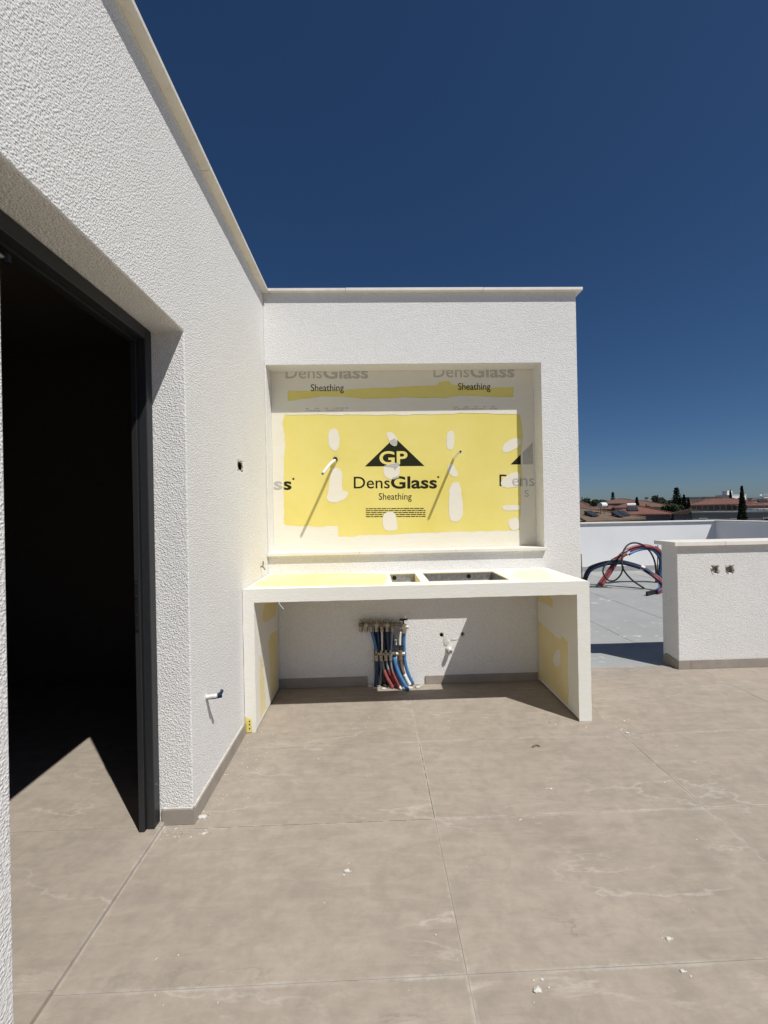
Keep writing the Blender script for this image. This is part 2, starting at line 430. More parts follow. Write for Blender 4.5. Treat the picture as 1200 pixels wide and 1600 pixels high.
# roof deck beyond the terrace, laid with lapped membrane strips
rd = box('flat_roof', -.7, 7.52, 3.6255, 9.20, -.20, -.018, 'membrane'); tagset(rd, kind='structure')
SX = [-.66, .82, 1.735, 2.65, 3.566, 4.482, 5.398, 6.314, 7.23, 7.52]
for a, b in zip(SX[:-1], SX[1:]):
    V = bverts(a, b, 3.626, 9.15, -.017, -.006); V = [list(v) for v in V]
    V[5][2] = V[6][2] = -.0088
    mk('membrane_strip', V, BF, 'membrane', rd)
bb = box('building_base', -8.0, 7.70, -4.7, 9.40, GZ, -.21, 'plaster_fine'); tagset(bb, 'white lower storeys of the building under the terrace', 'building')

# ================================================================== HOUSE WALL (left) with door opening
T = 3.110        # underside of the copings
XW = -.822
hs = empty('house', (XW, 0, 0), 'white rough-plastered house wall with doorway and stone coping on the left', 'house')
def hsolid(x, y, z):
    if .985 < y < 1.935 and z < 2.195: return False
    if x < -1.033 and .90 < y < 2.16 and z < 2.40: return False
    if x > -.87 and 2.672 < y < 2.785 and 1.645 < z < 1.712: return False
    return True
voxel('wall', [-1.12, -1.033, -.872, XW], [-4.6, .90, .985, 1.935, 2.16, 2.672, 2.785, 3.75], [-.1, 1.645, 1.712, 2.195, 2.40, T], hsolid, 'plaster', hs, .005)
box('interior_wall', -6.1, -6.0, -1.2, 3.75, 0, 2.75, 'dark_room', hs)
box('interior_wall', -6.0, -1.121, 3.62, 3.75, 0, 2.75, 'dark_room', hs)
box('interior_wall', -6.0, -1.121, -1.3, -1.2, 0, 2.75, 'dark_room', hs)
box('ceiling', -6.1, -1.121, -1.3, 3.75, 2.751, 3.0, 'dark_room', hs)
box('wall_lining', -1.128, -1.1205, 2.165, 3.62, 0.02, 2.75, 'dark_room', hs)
OV = .038; OVL = .047; CT = .023
def copings(parent, axis, a, b, c0, c1, z, joints, mat='coping', th=CT):
    """row of stone coping slabs along an axis, each its own piece"""
    js = [a]+joints+[b]
    for p, q in zip(js[:-1], js[1:]):
        dz = random.uniform(-.001, .001); e = .0012
        if axis == 'x': box('coping_stone', p+e, q-e, c0, c1, z, z+th+dz, mat, parent, .002)
        else: box('coping_stone', c0, c1, p+e, q-e, z, z+th+dz, mat, parent, .002)
copings(hs, 'y', -4.6, 3.39-OV, -1.16, XW+OVL, T, [-3.5, -2.3, -1.1, .1, 1.02, 2.18])
# skirting tiles of the house wall and jamb
def skirts(parent, axis, a, b, face, out, joints, z=.068, th=.011):
    js = [a]+joints+[b]
    for p, q in zip(js[:-1], js[1:]):
        lo, hi = sorted((face, face+out*th)); e = .001
        if axis == 'y': box('skirting_tile', lo, hi, p+e, q-e, .001, z, 'skirt', parent, .001)
        else: box('skirting_tile', p+e, q-e, lo, hi, .001, z, 'skirt', parent, .001)
skirts(hs, 'y', 1.926, 2.705, XW+.0005, 1, [2.50])
skirts(hs, 'y', -4.0, .985, XW+.0005, 1, [-2.8, -1.6, -.4])
skirts(hs, 'x', -.955, XW+.0115, 1.9345, -1, [])
tube('caulk_bead', [(XW+.003, 1.94, .070), (XW+.003, 2.3, .071), (XW+.003, 2.70, .070)], .004, 'crumb', hs, seg=6)
tube('caulk_bead', [(-.955, 1.930, .070), (-.89, 1.930, .071), (XW, 1.930, .070)], .004, 'crumb', hs, seg=6)
# dark plates stand in for shade in the socket hole; crumbling mortar around
box('mortar_or_shade_lining', -.871, -.862, 2.674, 2.783, 1.647, 1.71, 'dark_hole', hs)
box('mortar_or_shade_lining', -.8615, -.826, 2.775, 2.7845, 1.6465, 1.7105, 'dark_hole', hs)
box('mortar_or_shade_lining', -.8615, -.828, 2.6735, 2.7745, 1.6455, 1.652, 'dark_hole', hs)
for (y, z, r) in ((2.70, 1.66, .010), (2.765, 1.70, .008)):
    V, Fc = tubegeo([(-.862, y, z), (-.845, y+.004, z-.004)], r, 6); mk('mortar_lump', V, Fc, 'hole_lining', hs)

for k in range(14):
    a_ = k*.45; s_ = random.uniform(.006, .012)
    lump('mortar_lump', XW-.006, 2.7285+math.cos(a_)*.058, 1.6785+math.sin(a_)*.034, (.007, s_*1.5, s_), 'crumb' if k % 3 else 'hole_lining', hs, 60+k, 0)
# ---- door frame
df = empty('door_frame', (-.99, 1.93, 0), 'anthracite metal door frame set in the left doorway', 'door frame')
box('frame_post', -1.000, -.965, 1.882, 1.932, .0165, 2.192, 'anthracite', df, .003)
box('rebate_post', -1.024, -.9995, 1.866, 1.8985, .0165, 2.165, 'anthracite', df, .002)
box('gasket', -1.004, -.9990, 1.868, 1.8815, .02, 2.13, 'gasket', df)
box('frame_post', -1.000, -.965, .988, 1.046, .0165, 2.192, 'anthracite', df, .003)
box('frame_head', -1.000, -.9655, 1.0465, 1.8815, 2.140, 2.192, 'anthracite', df, .003)
box('rebate_head', -1.032, -.9995, 1.0465, 1.8655, 2.125, 2.165, 'gasket', df, .002)
st = box('strike_plate', -1.022, -1.006, 1.8625, 1.8655, .88, 1.10, 'blackplastic', df, .001)
for z in (.895, .95, 1.03, 1.085):
    V, Fc = tubegeo([(-1.014, 1.8624, z), (-1.014, 1.859, z)], .004, 8); mk('screw', V, Fc, 'anthracite', st)
V, Fc = tubegeo([(-.9655, 1.90, .20), (-.963, 1.90, .20)], .004, 8); mk('screw', V, Fc, 'steel', df)
cl = tube('closer_arm', [(-1.0, 1.03, 2.125), (-1.01, 1.12, 2.10), (-1.0, 1.215, 2.092)], .007, 'steel', df, seg=8)
V, Fc = tubegeo([(-1.0, 1.215, 2.082), (-1.0, 1.215, 2.104)], .012, 10); mk('pivot', V, Fc, 'blackplastic', cl)

# ================================================================== NICHE WALL (back)
YB = 3.39; YN = 3.555; XR = 1.675
nw = empty('barbecue_wall', (.45, YB, 0), 'white plastered freestanding wall with a recessed yellow panel niche', 'wall')
NX0, NX1, NZ0, NZ1 = -.81, 1.381, 1.04, 2.546
REC = [(.0, .232, -.1, .455, .055), (.522, .556, .362, .402, .04), (.694, .722, .370, .400, .035)]
def nsolid(x, y, z):
    if NX0 < x < NX1 and NZ0 < z < NZ1 and y < YN+.012: return False
    for a, b, c, d, e in REC:
        if a < x < b and c < z < d and y < YB+e: return False
    return True
voxel('wall', [XW+.001, NX0, 0., .232, .522, .556, .694, .722, NX1, XR], [YB, YB+.035, YB+.04, YB+.055, YN+.012, 3.75],
      [-.1, .362, .370, .400, .402, .455, NZ0, NZ1, T], nsolid, 'plaster', nw, .004)
for (x0, x1, z0, z1, d) in REC[1:]:
    box('cavity_shade_plate', x0+.001, x1-.001, YB+d-.003, YB+d-.001, z0+.001, z1-.001, 'dark_hole', nw)  # near-black plate paints the shade at the back of each hole
for k in range(26):
    x0, x1, z0, z1, d = REC[1+k % 2]; a = random.uniform(0, 6.283)
    lump('mortar_lump', (x0+x1)/2+math.cos(a)*(x1-x0)*.62, YB+.008, (z0+z1)/2+math.sin(a)*(z1-z0)*.6, (random.uniform(.006, .012), .010, random.uniform(.006, .012)), 'crumb', nw, k, 0)
copings(nw, 'x', XW+OVL+.001, XR+OV+.004, YB-OV, 3.79, T, [-.17, .92])
box('coping_stone', -1.16, XW+OVL-.0005, YB-OV+.001, 3.79, T, T+CT, 'coping', nw, .002)
# sill
sill = box('sill', XW+.003, 1.392, YB-.032, YN+.010, 1.0405, 1.066, 'coping', nw, .003)
for x in (-.1, .66):
    box('sill_joint', x, x+.002, YB-.0325, YN-.003, 1.046, 1.0664, 'hole_lining', sill)
# skirting under the counter with the gap for the pipes
skirts(nw, 'x', -.748, -.055, YB-.0005, -1, [], .074)
skirts(nw, 'x', .402, 1.305, YB-.0005, -1, [], .066)
# sheathing board at the back of the niche
bd = box('sheathing_board', NX0+.001, NX1-.001, YN, YN+.0115, NZ0+.03, NZ1-.001, 'board', nw)
FN = lambda u, v, h: Vector((u, YN-h, v))
ring = [(NX0+.001, NZ0+.027), (NX1-.001, NZ0+.027), (NX1-.001, NZ1-.001), (NX0+.001, NZ1-.001)]
main = [(-.706, 2.19), (-.263, 2.182), (.234, 2.178), (.734, 2.185), (1.213, 2.174), (1.268, 2.165), (1.28, 1.994), (1.261, 1.794), (1.265, 1.618), (1.247, 1.343), (1.239, 1.197), (1.067, 1.196), (.815, 1.196), (.564, 1.194), (.214, 1.184), (-.084, 1.18), (-.282, 1.174), (-.285, 1.261), (-.502, 1.265), (-.662, 1.274), (-.728, 1.282), (-.723, 1.529), (-.713, 1.776), (-.701, 2.022), (-.727, 2.116)]
strip = [(-.672, 2.392), (-.481, 2.385), (-.197, 2.392), (.039, 2.404), (.563, 2.421), (.589, 2.453), (.664, 2.453), (.701, 2.42), (.965, 2.399), (1.212, 2.402), (1.211, 2.317), (1.039, 2.318), (.762, 2.332), (.586, 2.309), (.286, 2.32), (-.062, 2.316), (-.21, 2.333), (-.408, 2.335), (-.674, 2.306)]
patch('compound_layer', [ring, rough_loop(main, .025, .010, 1), rough_loop(strip, .02, .008, 2)], FN, .0006, 'compound_thin', bd, .0010)
blobs = [[(-.35, 2.017), (-.327, 2.067), (-.289, 2.076), (-.26, 2.041), (-.249, 1.966), (-.268, 1.892), (-.305, 1.883), (-.342, 1.918)],
 [(-.291, 1.756), (-.234, 1.718), (-.245, 1.557), (-.181, 1.544), (-.214, 1.483), (-.314, 1.447), (-.38, 1.486), (-.348, 1.572), (-.333, 1.72)],
 [(.139, 2.035), (.193, 2.035), (.234, 1.964), (.223, 1.915), (.179, 1.923), (.143, 1.986)],
 [(.106, 1.762), (.238, 1.785), (.241, 1.661), (.148, 1.637), (.105, 1.688)],
 [(.106, 1.365), (.193, 1.376), (.211, 1.288), (.215, 1.218), (.115, 1.211), (.087, 1.291)],
 [(.651, 2.041), (.706, 2.04), (.704, 1.928), (.678, 1.873), (.64, 1.891), (.637, 1.979)],
 [(.637, 1.741), (.688, 1.778), (.736, 1.652), (.668, 1.659)],
 [(.66, 1.604), (.748, 1.615), (.773, 1.352), (.729, 1.278), (.661, 1.279), (.642, 1.354)],
 [(1.262, 1.982), (1.133, 1.946), (1.093, 1.859), (1.156, 1.846), (1.262, 1.907)],
 [(1.088, 1.609), (1.152, 1.67), (1.25, 1.693), (1.25, 1.568), (1.15, 1.55), (1.087, 1.571)],
 [(1.092, 1.408), (1.245, 1.418), (1.245, 1.36), (1.101, 1.363)],
 [(1.145, 1.282), (1.196, 1.306), (1.236, 1.292), (1.236, 1.20), (1.156, 1.20)]]
for k, b in enumerate(blobs):
    patch('compound_dab', [rough_loop(chaikin(b, 1), .02, .007, 20+k, 20)], FN, .0005, 'compound_thin', bd, .0011)
# printed marks on the board
TILT = -.014
PU = .0002
def logo(u0, v0, n0=0, full=True):
    pr = bd
    if full:
        tri = [(u0+.095, v0+.180), (u0+.593, v0+.176), (u0+.348, v0+.417)]
        patch('printed_triangle', [tri], FN, .0002, 'ink', pr, PU)
        textobj('printed_lettering', 'GP', .152, FN, 'board', pr, .235, .022, .0006, u0+.217, v0+.197, TILT/2)
    textobj('printed_lettering', 'Dens', .140, FN, 'ink', pr, .300, .006, PU+.0003, u0, v0, TILT)
    textobj('printed_lettering', 'Glass', .140, FN, 'ink', pr, .386, .026, PU+.0003, u0+.308, v0-.0045, TILT)
    V, Fc = tubegeo([FN(u0+.706, v0+.082, .0003), FN(u0+.706, v0+.082, .0007)], .009, 10); mk('printed_dot', V, Fc, 'ink', pr)
    textobj('printed_lettering', 'Sheathing', .079, FN, 'ink', pr, .274, .004, PU+.0003, u0+.206, v0-.098, TILT)
def smallprint(u0, v0, w):
    G = []; rnd = random.Random(3)
    for r in range(5):
        x = 0
        while x < w-.01:
            L = min(rnd.uniform(.012, .05), w-x)
            y = v0-r*.0165+TILT*x
            q = [FN(u0+x, y, .0006), FN(u0+x+L, y, .0006), FN(u0+x+L, y+.0075, .0006), FN(u0+x, y+.0075, .0006)]
            G.append((q, [(0, 1, 2, 3)])); x += L+.005
    V, Fc = merge(*G); mk('printed_small_text', V, Fc, 'ink', bd)
logo(-.143, 1.573); smallprint(-.047, 1.398, .497)
# neighbouring repeats of the print, as far as the board shows
textobj('printed_lettering', 'ss', .140, FN, 'ink', bd, .147, .026, .0004, -.803, 1.575, TILT, (-.718, None))
textobj('faded_lettering', 'ss', .140, FN, 'ink_faded', bd, .147, .026, .0018, -.803, 1.575, TILT, (None, -.722))
V, Fc = tubegeo([FN(-.640, 1.660, .0003), FN(-.640, 1.660, .0007)], .009, 10); mk('printed_dot', V, Fc, 'ink', bd)
patch('printed_triangle', [[(1.174, 1.75), (1.262, 1.749), (1.262, 1.834)]], FN, .0002, 'ink', bd, PU)
patch('faded_triangle', [[(1.276, 1.749), (1.366, 1.748), (1.366, 1.935), (1.278, 1.85)]], FN, .0002, 'ink_faded', bd, .0018)
textobj('printed_lettering', 'Den', .140, FN, 'ink', bd, .228, .006, .0005, 1.077, 1.571, TILT, (None, 1.255))
textobj('faded_lettering', 'Dens', .140, FN, 'ink_faded', bd, .298, .006, .0018, 1.077, 1.571, TILT, (1.17, 1.372))
textobj('faded_lettering', 'S', .079, FN, 'ink_faded', bd, .036, .004, .0018, 1.288, 1.478, TILT)
def toprow(u0, v0):
    textobj('faded_lettering', 'Dens', .140, FN, 'ink_faded', bd, .300, .006, .0018, u0, v0, TILT/2)
    textobj('faded_lettering', 'Glass', .140, FN, 'ink_faded', bd, .375, .026, .0018, u0+.308, v0-.003, TILT/2)
    textobj('printed_lettering', 'Sheathing', .082, FN, 'ink', bd, .272, .004, .0019, u0+.205, v0-.108, TILT/2)
    G = []
    for r in range(2):
        x = .16
        while x < .50:
            L = random.uniform(.01, .04); q = [FN(u0+x, v0-.255-r*.017, .0019), FN(u0+x+L, v0-.255-r*.017, .0019), FN(u0+x+L, v0-.248-r*.017, .0019), FN(u0+x, v0-.248-r*.017, .0019)]
            G.append((q, [(0, 1, 2, 3)])); x += L+random.choice((.006, .006, .05))
    mk('faded_small_text', *merge(*G), 'ink_faded', bd)
# print showing through the dabs over the triangle
patch('faded_triangle', [[(.168, 1.965), (.205, 1.985), (.228, 1.955), (.218, 1.921), (.181, 1.929), (.160, 1.955)]], FN, .0002, 'ink_faded', bd, .0017)
patch('faded_triangle', [[(.116, 1.757), (.236, 1.782), (.236, 1.752), (.215, 1.735), (.203, 1.712), (.190, 1.738), (.114, 1.748)]], FN, .0002, 'ink_faded', bd, .0017)
patch('faded_triangle', [[(.180, 1.655), (.236, 1.672), (.236, 1.655), (.205, 1.647), (.190, 1.64)]], FN, .0002, 'ink_faded', bd, .0017)
toprow(-.687, 2.492); toprow(.539, 2.489)

# cables left hanging out of the panel
cb = tube('cable_stub', [(-.291, YN+.005, 1.80), (-.296, 3.50, 1.80), (-.325, 3.40, 1.755), (-.372, 3.32, 1.678)], .0115, 'white_plastic')
tagset(cb, 'short white cable drooping from the panel left of the triangle print', 'cable', 'cables out of the panel')
V, Fc = tubegeo([(-.372, 3.32, 1.678), (-.374, 3.3175, 1.675)], .009, 10); mk('cut_end', V, Fc, 'blackplastic', cb)
V, Fc = tubegeo([(-.289, YN-.002, 1.811), (-.290, YN-.03, 1.815)], .019, 12); mk('grommet', V, Fc, 'blackplastic', cb)
cb = tube('cable_stub', [(.697, YN+.005, 1.810), (.698, 3.47, 1.815), (.701, 3.305, 1.830)], .0105, 'white_plastic')
tagset(cb, 'straight white conduit sticking out of the panel right of the print', 'cable', 'cables out of the panel')
V, Fc = tubegeo([(.701, 3.306, 1.830), (.7011, 3.3025, 1.8303)], .0088, 10); mk('cut_end', V, Fc, 'blackplastic', cb)

# ================================================================== COUNTER
YF = 2.71; ZC = .90; ZU = .82
kc = empty('counter', (.28, 3.05, 0), 'unfinished white and yellow board counter with a cut-out in its top', 'counter')
HX0, HXa, HXb, HX1, HY0, HY1 = .13, .320, .376, .915, 2.845, 3.258
def csolid(x, y, z):
    if HY0 < y < HY1 and HXb < x < HX1: return False
    if HY0 < y < HY1 and HX0 < x < HXa and z > ZU+.014: return False
    return True
ct = voxel('countertop', [XW+.002, HX0, HXa, HXb, HX1, 1.388], [YF+.003, HY0, HY1, YB-.001], [ZU, ZU+.014, ZC], csolid, 'board_dusty', kc, .0015)
box('stud', HX0+.002, HXa-.002, HY1-.004, HY1-.0005, ZU+.016, ZC-.006, 'steel', ct)
box('stud', HXb+.002, HX1-.002, HY1-.004, HY1-.0005, ZU+.016, ZC-.006, 'steel', ct)
box('stud_floor', HX0+.003, HXa-.003, HY0+.002, HY1-.006, ZU+.0145, ZU+.017, 'compound', ct)
box('stud', HXb-.0005, HXb+.002, HY0+.004, HY1-.006, ZU+.016, ZC-.006, 'steel', ct)
box('stud', HX1-.004, HX1-.0005, HY0+.004, HY1-.006, ZU+.016, ZC-.006, 'steel', ct)
box('cross_bar', HXa-.001, HXb+.001, HY0+.001, HY1-.005, ZC+.0005, ZC+.003, 'compound', ct, .001)
box('board_edge', HXb+.01, HX1-.02, HY1-.016, HY1-.0045, ZU+.0005, ZU+.0155, 'compound', ct)
for x in (.165, .735):
    V, Fc = tubegeo([(x, HY1-.0042, ZC-.032), (x, HY1-.0055, ZC-.032)], .017, 16); mk('stud_hole_shade', V, Fc, 'dark_hole', ct)  # flat dark discs painted in place of the shade in the stud's holes
FT = lambda u, v, h: Vector((u, v, ZC+h))
c0 = XW+.006
topout = [(c0, YF+.004), (1.386, YF+.004), (1.386, YB-.002), (c0, YB-.002)]
yl = [(-.80, 2.80), (-.30, 2.775), (.075, 2.765), (.098, 3.0), (.10, 3.25), (-.2, 3.36), (-.6, 3.372), (-.79, 3.375)]
yr = [(1.0, 2.80), (1.20, 2.80), (1.25, 2.93), (1.33, 3.33), (1.20, 3.34), (1.08, 3.22), (.99, 3.05)]
hole = [(HX0-.004, HY0-.004), (HX1+.004, HY0-.004), (HX1+.004, HY1+.004), (HX0-.004, HY1+.004)]
patch('compound_layer', [topout, rough_loop(yl, .03, .012, 5), hole], FT, .0012, 'compound', ct, .0003)
patch('compound_dab', [rough_loop(chaikin(yr, 1), .02, .022, 6, 9)], FT, .0006, 'compound_yellowed', ct, .0014)
for nm, x0, x1 in (('side_panel', XW+.002, -.752), ('side_panel', 1.312, 1.388)):
    sp = box(nm, x0, x1, YF+.003, YB-.012, .012, ZU-.0005, 'board_dusty', kc, .0015)
    if x0 < 0:
        FS = lambda u, v, h: Vector((-.752+h, u, v))
        outl = [(YF+.004, .014), (YB-.014, .014), (YB-.014, ZU-.002), (YF+.004, ZU-.002)]
        holes = [[(3.005, .775), (3.313, .775), (3.35, .66), (3.30, .60), (2.96, .63), (2.90, .68)], [(3.05, .47), (3.16, .50), (3.35, .46), (3.36, .03), (3.09, .03), (3.08, .37)],
                 [(2.83, .45), (2.91, .34), (2.945, .15), (2.97, .03), (2.834, .028), (2.81, .198)]]
    else:
        FS = lambda u, v, h: Vector((1.312-h, u, v))
        outl = [(YF+.004, .014), (YB-.014, .014), (YB-.014, ZU-.002), (YF+.004, ZU-.002)]
        holes = [[(3.37, .700), (3.20, .735), (3.09, .705), (3.084, .648), (3.214, .655), (3.37, .64)],
                 [(3.372, .485), (3.129, .453), (2.972, .449), (2.954, .48), (2.859, .472), (2.861, .26), (2.859, .12), (2.875, .03), (3.372, .03)]]
    patch('compound_layer', [outl]+[rough_loop(h, .03, .010, 11+i) for i, h in enumerate(holes)], FS, .001, 'compound', sp, .0003)
    if x0 > 0:
        patch('compound_dab', [rough_loop(chaikin([(3.12, .263), (3.008, .386), (2.96, .354), (2.997, .261), (3.068, .22)], 2), .02, .006, 44)], FS, .0008, 'compound', sp, .0003)
# trowelled front of slab and legs: one layer, an upturned U
FF = lambda u, v, h: Vector((u, YF+.003-h, v))
U = [(XW+.003, .10), (XW+.003, ZC+.0016), (1.391, ZC+.0016), (1.391, 0.001), (1.309, .001), (1.309, ZU-.003), (-.7495, ZU-.003), (-.7495, .001), (-.778, .001), (-.778, .09)]
patch('front_coat', [rough_loop(list(reversed(U)), .05, .0022, 31, 22)], FF, .0028, 'compound', kc, .0003)
br = box('corner_plate', XW+.010, -.779, YF-.001, YF+.0025, .003, .092, 'board', kc, .001)
for z in (.03, .055, .075):
    V, Fc = tubegeo([(-.79, YF-.001, z), (-.79, YF-.0035, z)], .004, 8); mk('screw', V, Fc, 'dark_hole', br)
tube('tape_strand', [(-.60, YF-.002, ZU+.004), (-.585, YF-.004, ZU-.02), (-.562, YF-.006, ZU-.048)], .0022, 'crumb', kc, seg=6)

# ================================================================== PIPE MANIFOLD under the counter
YM = 3.352
mf = empty('pipe_manifold', (.10, YM, .48), 'row of nickel water valves on blue, red and grey pipes', 'pipe manifold')
def cyl(name, a, b, r, mat, parent, seg=12, smooth=False):
    V, Fc = tubegeo([a, b], r, seg); return mk(name, V, Fc, mat, parent, smooth=smooth)
um = cyl('upper_header', (-.118, YM, .495), (.215, YM, .488), .015, 'nickel', mf, 12, True)
for k, x in enumerate((-.10, -.06, -.02, .022, .064, .106, .148)):
    z = .495-.02*x
    cyl('valve', (x, YM-.004, z-.010), (x, YM-.004, z-.056), .0165, 'nickel', mf, 6)
    v = cyl('valve_stem', (x, YM, z+.008), (x, YM, z+.034), .012, 'nickel', mf, 8)
    cyl('valve_cap', (x, YM-.014, z), (x, YM-.036, z), .0155, 'nickel' if k % 2 else 'rust', v, 8)
    if k < 3: cyl('open_port', (x, YM-.004, z-.052), (x, YM-.004, z-.060), .010, 'dark_hole', mf, 10)
for (x, z, nm) in ((.238, .47, 'a'), (.205, .262, 'b')):
    b = cyl('shutoff_body', (x, YM-.005, z-.05), (x, YM-.005, z+.022), .019, 'nickel' if nm == 'a' else 'rust', mf, 8)
    cyl('shutoff_nut', (x-.034, YM-.005, z-.005), (x+.034, YM-.005, z-.005), .016, 'nickel', mf, 6)
    h = cyl('handle_stem', (x-.004, YM-.005, z+.022), (x-.004, YM-.005, z+.052), .006, 'blackplastic', b, 8)
    h2 = cyl('handle', (x-.034, YM-.008, z+.057), (x+.028, YM-.008, z+.057), .0085, 'blackplastic', b, 8)
cyl('lower_header', (.004, YM, .262), (.172, YM, .258), .015, 'nickel', mf, 12, True)
for x in (.016, .053, .091, .128):
    cyl('valve', (x, YM-.008, .256), (x, YM-.008, .212), .0155, 'nickel', mf, 8)
    cyl('valve_stem', (x, YM, .27), (x, YM, .29), .010, 'nickel', mf, 8)
def pipe(pts, r, mat, y0=YM, y1=YM):
    n = len(pts); return tube('pipe', [(x, y0+(y1-y0)*i/(n-1), z) for i, (x, z) in enumerate(pts)], r, mat, mf, 5, 8)
pipe([(-.02, .445), (-.006, .40), (.012, .32), (.020, .285)], .0115, 'blue_pipe')
pipe([(.064, .44), (.064, .36), (.063, .285)], .0075, 'white_plastic')
pipe([(.104, .44), (.110, .36), (.112, .285)], .0115, 'navy_pipe')
pipe([(.148, .44), (.140, .36), (.136, .285)], .0085, 'grey_pipe')
pipe([(.03, .44), (.035, .36), (.04, .285)], .0105, 'navy_pipe', YM+.02, YM+.02)
pipe([(.022, .212), (.024, .15), (.014, .08), (.002, .0)], .0125, 'navy_pipe', YM, YM+.01)
pipe([(.053, .212), (.055, .15), (.050, .10), (.045, .04), (.04, .0)], .010, 'grey_pipe', YM+.02, YM+.03)
pipe([(.066, .212), (.072, .16), (.078, .125)], .009, 'grey_pipe', YM, YM-.01)
pipe([(.076, .130), (.094, .085), (.115, .048), (.140, .002)], .0135, 'red_pipe', YM-.01, YM-.03)
pipe([(.095, .212), (.102, .165), (.108, .135)], .009, 'grey_pipe', YM+.008, YM)
pipe([(.106, .145), (.126, .095), (.150, .045), (.172, .002)], .0125, 'red_pipe', YM+.005, YM-.01)
pipe([(.130, .212), (.136, .16), (.146, .12)], .010, 'grey_pipe', YM, YM-.02)
pipe([(.144, .122), (.165, .075), (.192, .02)], .0135, 'red_pipe', YM-.02, YM-.055)
pipe([(.190, .026), (.205, .002)], .0125, 'white_plastic', YM-.054, YM-.065)
pipe([(.156, .235), (.172, .165), (.206, .085), (.255, .003)], .0145, 'blue_pipe', YM-.01, YM-.085)
pipe([(.142, .21), (.160, .13), (.20, .04), (.215, .0)], .0125, 'navy_pipe', YM+.01, YM-.005)
pipe([(.214, .43), (.204, .37), (.203, .31)], .0095, 'white_plastic')
pipe([(.206, .22), (.214, .15), (.232, .095)], .0125, 'rust', YM-.005, YM-.01)
pipe([(.232, .10), (.252, .055), (.275, .015)], .0145, 'white_plastic', YM-.01, YM-.012)
pipe([(.240, .42), (.236, .32), (.240, .20), (.262, .105), (.300, .02)], .0125, 'blue_pipe', YM+.008, YM)
for x in (.012, .038, .062, .09, .118, .146):  # added dark pipes filling the chase, standing in for shadow between the others
    pipe([(x, .45), (x+.004, .33), (x+.012, .20), (x+.03, .09), (x+.05, .0)], .0105, 'black_conduit' if x < .1 else 'navy_pipe', YM+.038, YM+.035)
# rubble where the pipes leave the floor
rb = empty('mortar_rubble', (.18, 3.34, 0), 'heap of pale mortar rubble where the pipes enter the floor', 'rubble')
for k in range(22):
    x = random.uniform(-.035, .375); y = random.uniform(3.30, 3.40) if x > -.0 else 3.37
    s = random.uniform(.006, .02)
    lump('mortar_chunk', x, y, 0, (s*1.6, s, s*.55), 'crumb' if k % 3 else 'hole_lining', rb, k)
# waste stub on the wall
ws = empty('waste_stub', (.60, YB, .27), 'white capped pipe stub in a plaster blob under the counter', 'pipe stub')
lump('plaster_blob', .597, YB+.004, .265, (.032, .020, .034), 'crumb', ws, 3, .0, 2)
cyl('pipe_end', (.598, YB-.005, .272), (.600, YB-.055, .268), .017, 'white_plastic', ws, 14)
cyl('cap', (.600, YB-.0552, .268), (.600, YB-.062, .2675), .012, 'nickel', ws, 10)
lump('plaster_smear', .575, YB+.006, .33, (.030, .011, .045), 'crumb', ws, 8, .0, 2)
lump('plaster_smear', .635, YB+.006, .345, (.055, .009, .022), 'crumb', ws, 9, .0, 2)

# ================================================================== small things on the left wall
wr = empty('wire_tail', (XW, 2.11, .49), 'short blue and white wires poking from the left wall near the floor', 'wires')
tube('wire', [(XW-.01, 2.105, .488), (-.80, 2.10, .492), (-.765, 2.09, .50)], .010, 'white_plastic', wr, seg=8)
tube('wire', [(XW-.01, 2.115, .485), (-.795, 2.11, .488), (-.75, 2.10, .505), (-.742, 2.10, .522)], .008, 'navy_pipe', wr, seg=8)
tube('wire', [(XW-.01, 2.11, .482), (-.79, 2.11, .482), (-.750, 2.12, .484)], .0075, 'navy_pipe', wr, seg=8)
lump('plaster_ring', XW, 2.11, .487, (.006, .02, .02), 'crumb', wr, 4, 0)
hk = empty('pipe_clip', (XW, 3.16, .985), 'small grey metal clip on the left wall just above the counter', 'clip')
tube('arm', [(XW-.01, 3.17, .985), (-.808, 3.165, .99), (-.798, 3.15, 1.01), (-.797, 3.145, 1.03)], .005, 'steel', hk, seg=8)
tube('arm', [(-.809, 3.165, .99), (-.80, 3.18, .975), (-.797, 3.19, .962)], .005, 'steel', hk, seg=8)

# ================================================================== LOW WALL (right)
LX = 2.566; LY0 = 3.53; LY1 = 3.725; LZ = 1.038
lw = empty('low_wall', (4.0, 3.62, 0), 'low white plastered terrace wall with stone coping on the right', 'wall')
LREC = [(2.86, 2.925), (2.985, 3.055)]
def lsolid(x, y, z):
    for a, b in LREC:
        if a < x < b and .80 < z < .862 and y < LY0+.03: return False
    return True
voxel('wall', [LX, 2.86, 2.925, 2.985, 3.055, 7.515], [LY0, LY0+.03, LY1], [-.1, .80, .862, LZ], lsolid, 'plaster_low', lw, .006)
for k, (a, b) in enumerate(LREC):
    box('mortar_or_shade_lining', a+.001, b-.001, LY0+.022, LY0+.0295, .801, .861, 'hole_lining', lw)
    for q in range(16):
        g_ = random.uniform(0, 6.283); s_ = random.uniform(.006, .015)
        lump('mortar_lump', (a+b)/2+math.cos(g_)*(b-a)*.52, LY0+.006, .831+math.sin(g_)*.036, (s_, .012, s_), 'crumb' if q % 3 else 'hole_lining', lw, k*17+q, 0)
copings(lw, 'x', LX-.042, 7.51, LY0-.034, LY1+.035, LZ, [2.96, 3.92, 4.9, 5.9, 6.8], th=.034)
skirts(lw, 'x', LX-.0115, 7.5, LY0-.0005, -1, [2.66, 3.85, 5.05, 6.25], .074)
skirts(lw, 'y', LY0-.0005, LY0+.09, LX-.0005, -1, [], .07)
